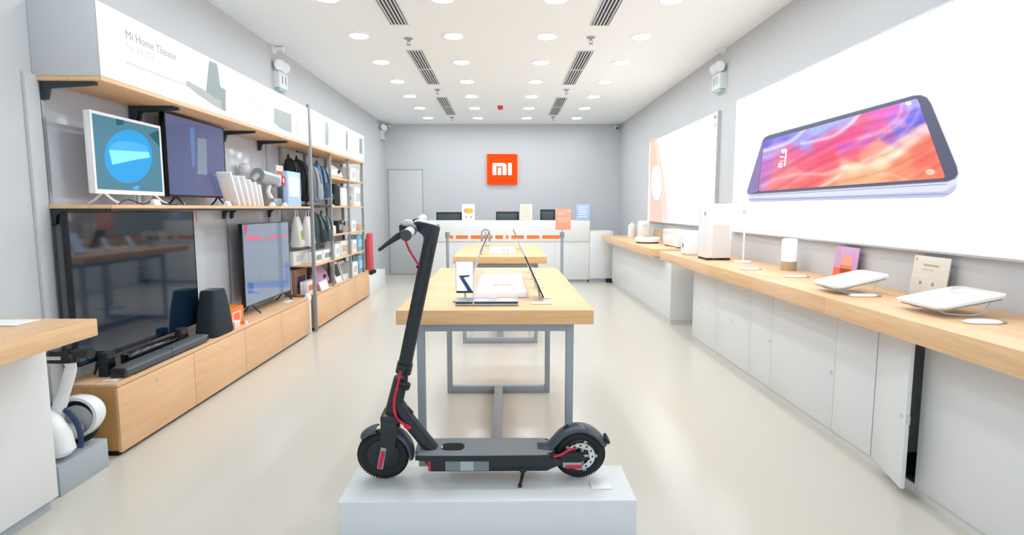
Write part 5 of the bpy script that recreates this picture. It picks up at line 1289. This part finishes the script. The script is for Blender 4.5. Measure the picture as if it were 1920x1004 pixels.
# desk lamp
p = U(1393, 492, Z=ZT)
t = thing('desk_lamp', 'slim white desk lamp with a thin horizontal arm on the near right worktop', 'desk lamp', p)
B().lathe([(0.078, 0), (0.08, 0.006), (0.07, 0.014), (0.0, 0.016)], p, n=36).build('base', 'gloss_white', t)
B().cyl(p + Vector((0, 0, 0.015)), p + Vector((0, 0, 0.45)), 0.009, n=16).build('pole', 'gloss_white', t)
B().box(p.x - 0.02, p.x + 0.155, p.y - 0.012, p.y + 0.012, p.z + 0.45, p.z + 0.462, 0.003).build('lamp_head', 'gloss_white', t)
B().torus((p.x + 0.0, p.y, p.z + 0.45), 0.013, 0.005, 'Y', 20, 8).build('hinge', 'red', t)
# bedside lamp
p = U(1478, 507, Z=ZT)
t = thing('bedside_lamp', 'white cylinder lamp with tan base on the near right worktop', 'lamp', p)
B().lathe([(0.056, 0.0), (0.057, 0.004), (0.057, 0.07), (0.0, 0.07)], p, n=36).build('base', 'tan', t)
B().lathe([(0.055, 0.0705), (0.055, 0.235), (0.045, 0.245), (0.0, 0.247)], p, n=36).build('lamp_shade', 'shade', t)
# red card leaning at the wall
def wall_card(label, px0, px1, py0, pyb, bands, mbase, cat='display card'):
    X = 2.27; a_ = U(px0, pyb, X=X); b_ = U(px1, pyb, X=X); z1 = U((px0 + px1) / 2, py0, X=X).z
    t = thing('display_card', label, cat, (X, (a_.y + b_.y) / 2, ZT), 'cards standing at the right wall')
    y0, y1 = min(a_.y, b_.y), max(a_.y, b_.y)
    mt = Matrix.Translation((X, 0, ZT)) @ Matrix.Rotation(math.radians(6), 4, 'Y'); h = z1 - ZT
    B().box(0, 0.006, y0, y1, 0.002, h, 0.001, mtx=mt).build('board', mbase, t)
    for fa, fb, ga, gb, m in bands: B().box(-0.0008, 0, y0 + (y1 - y0) * (1 - gb), y0 + (y1 - y0) * (1 - ga), h * fa, h * fb, mtx=mt).build('printed_band', m, t)
    B().box(X - 0.03, X + 0.05, y0, y1, ZT, ZT + 0.0018).build('stand', 'acrylic', t)
wall_card('lilac and orange picture card leaning at the right wall behind the farther scale', 1560, 1602, 463, 519, [(0.0, 0.35, 0.0, 1.0, 'amber'), (0.36, 1.0, 0.0, 0.2, 'lilac'), (0.36, 0.75, 0.35, 0.75, 'salmon'), (0.2, 0.45, 0.3, 0.8, 'orange_plain')], 'lilac')
wall_card('beige leaflet leaning at the right wall behind the nearer scale', 1703, 1770, 481, 552, [(0.76, 0.81, 0.3, 0.72, 'tan'), (0.66, 0.69, 0.3, 0.62, 'txt_l'), (0.5, 0.51, 0.0, 1.0, 'card'), (0.86, 0.95, 0.05, 0.1, 'salmon'), (0.3, 0.38, 0.25, 0.32, 'txt'), (0.3, 0.38, 0.6, 0.67, 'txt')], 'beige')
# bathroom scales on wire stands
def scale(label, lo, hi, y0, y1, zl, zh):
    t = thing('bathroom_scale', label, 'bathroom scale', ((lo + hi) / 2, (y0 + y1) / 2, ZT), 'white bathroom scales on wire stands')
    L = math.hypot(hi - lo, zh - zl); an = math.atan2(zh - zl, hi - lo)
    mt = Matrix.Translation((lo, 0, zl)) @ Matrix.Rotation(-an, 4, 'Y')
    b = B().prism(rrect(0, L, y0, y1, 0.035, 8), 'Z', -0.012, 0.0, 0.003); b.xf(mt); b.build('glass_platform', 'gloss_white', t)
    b = B().prism(rrect(0.012, L - 0.012, y0 + 0.012, y1 - 0.012, 0.03, 8), 'Z', -0.024, -0.0125); b.xf(mt); b.build('underside', 'print_mid', t)
    b = B().prism(rrect(L * 0.72, L - 0.03, y0 + 0.07, y1 - 0.07, 0.01, 4), 'Z', 0.0, 0.0006); b.xf(mt); b.build('display_window', 'card', t)
    for y in (y0 + 0.05, y1 - 0.05):
        p = lambda f_, dz=-0.027: mt @ Vector((L * f_, y, dz))
        b = B(); b.tube(smooth_path([p(0.12) + Vector((-0.005, 0, 0.022)) if False else mt @ Vector((L * 0.1, y, -0.028)), Vector((lo + L * 0.28, y, ZT + 0.011)), Vector((lo + L * 0.72, y, ZT + 0.011)), mt @ Vector((L * 0.86, y, -0.028))], 5), 0.0032, n=8); b.build('wire_stand', 'gloss_white', t)
scale('farther white bathroom scale tilted on a wire stand', 1.83, 2.125, 3.025, 3.305, 0.918, 0.988)
scale('nearer white bathroom scale tilted on a wire stand', 1.895, 2.205, 2.385, 2.675, 0.918, 0.978)
for px, py, lab in ((1618, 556, 'white sensor pod in front of the farther scale'), (1842, 606, 'white sensor pod in front of the nearer scale'), (1492, 520, 'white sensor pod in front of the bedside lamp'), (1405, 506, 'white sensor pod in front of the desk lamp')):
    p = U(px, py, Z=ZT)
    t = thing('sensor_pod', lab, 'sensor', p, 'white sensor pods on the worktop')
    B().loft([(ZT, p.x, p.y, 0.075, 0.035, 2.5), (ZT + 0.006, p.x, p.y, 0.08, 0.04, 2.5), (ZT + 0.014, p.x, p.y, 0.06, 0.028, 2.4)]).build('pod', 'gloss_white', t)
    B().box(p.x + 0.06, p.x + 0.088, p.y - 0.022, p.y + 0.0, ZT + 0.001, ZT + 0.008, 0.002).build('plug', 'txt', t)
# far worktop
p0 = U(1188, 446, Z=ZT)
for dx, dy, h, r, lab in ((-0.02, 0.06, 0.26, 0.062, 'left white pump bottle on the far right worktop'), (0.10, 0.0, 0.29, 0.05, 'middle white pump bottle on the far right worktop')):
    p = Vector((p0.x + dx, p0.y + dy, ZT))
    t = thing('pump_bottle', lab, 'bottle', p, 'white pump bottles on the far worktop')
    B().lathe([(r * 0.95, 0), (r, 0.01), (r, h * 0.75), (r * 0.5, h * 0.86), (0.012, h * 0.9), (0.0, h * 0.9)], p, n=28).build('bottle_body', 'gloss_white', t)
    B().lathe([(0.011, h * 0.9), (0.011, h), (0.0, h)], p, n=16).build('pump_head', 'gloss_white', t)
p = U(1207, 450, Z=ZT)
t = thing('water_filter', 'tall white box-shaped water filter on the far right worktop', 'water filter', p)
B().box(p.x - 0.075, p.x + 0.075, p.y - 0.05, p.y + 0.10, ZT, ZT + 0.29, 0.014, 3).build('body', 'gloss_white', t)
B().box(p.x - 0.03, p.x + 0.03, p.y - 0.0512, p.y - 0.0502, ZT + 0.20, ZT + 0.24).build('display', 'offwhite', t)
p = U(1232, 445, X=2.26)
t = thing('display_card', 'grey framed card behind the far white boxes on the right worktop', 'display card', (2.27, p.y, ZT), 'cards standing at the right wall')
B().box(2.275, 2.281, p.y - 0.25, p.y + 0.25, ZT, ZT + 0.2, 0.001).build('board', 'print_mid', t)
B().box(2.2742, 2.275, p.y - 0.2, p.y + 0.2, ZT + 0.05, ZT + 0.17).build('printed_band', 'tan', t)
t = thing('printer', 'wide white photo printer on the far right worktop', 'printer', (2.19, 7.02, ZT))
B().box(2.08, 2.29, 6.70, 7.35, ZT + 0.01, ZT + 0.215, 0.014, 3).build('body', 'gloss_white', t)
B().box(2.0785, 2.0798, 6.76, 7.29, ZT + 0.165, ZT + 0.17).build('paper_slot', 'txt_l', t)
for yy in (6.74, 7.27): B().box(2.10, 2.27, yy, yy + 0.04, ZT, ZT + 0.0095).build('foot', 'dark', t)
p = U(1214, 456, Z=ZT)
t = thing('robot_vacuum', 'flat white robot vacuum with dark underside on the far right worktop', 'robot vacuum', p)
B().lathe([(0.15, 0.012), (0.17, 0.025), (0.17, 0.075), (0.155, 0.085), (0.0, 0.087)], p, n=40).build('shell', 'gloss_white', t)
B().lathe([(0.15, 0.0), (0.155, 0.0115), (0.0, 0.0115)], p, n=40).build('underside', 'dark', t)
B().lathe([(0.05, 0.0875), (0.05, 0.105), (0.0, 0.107)], p, n=28).build('sensor_turret', 'print_mid', t)
card('price_card', 'white price card before the printer on the far right worktop', 1262, 465, ZT, 0.12, 0.08)

# ------------------------------------------------------------------ daylight through the open shop front, exposure
w = bpy.data.worlds.new('world'); SC.world = w; w.use_nodes = True
bg = w.node_tree.nodes['Background']; bg.inputs['Color'].default_value = lin((220, 235, 250)); bg.inputs['Strength'].default_value = 1.55
vs = SC.view_settings; vs.view_transform = 'Standard'; vs.look = 'None'; vs.gamma = 1.0; vs.use_curve_mapping = False; vs.exposure = 0.13
SC.display_settings.display_device = 'sRGB'
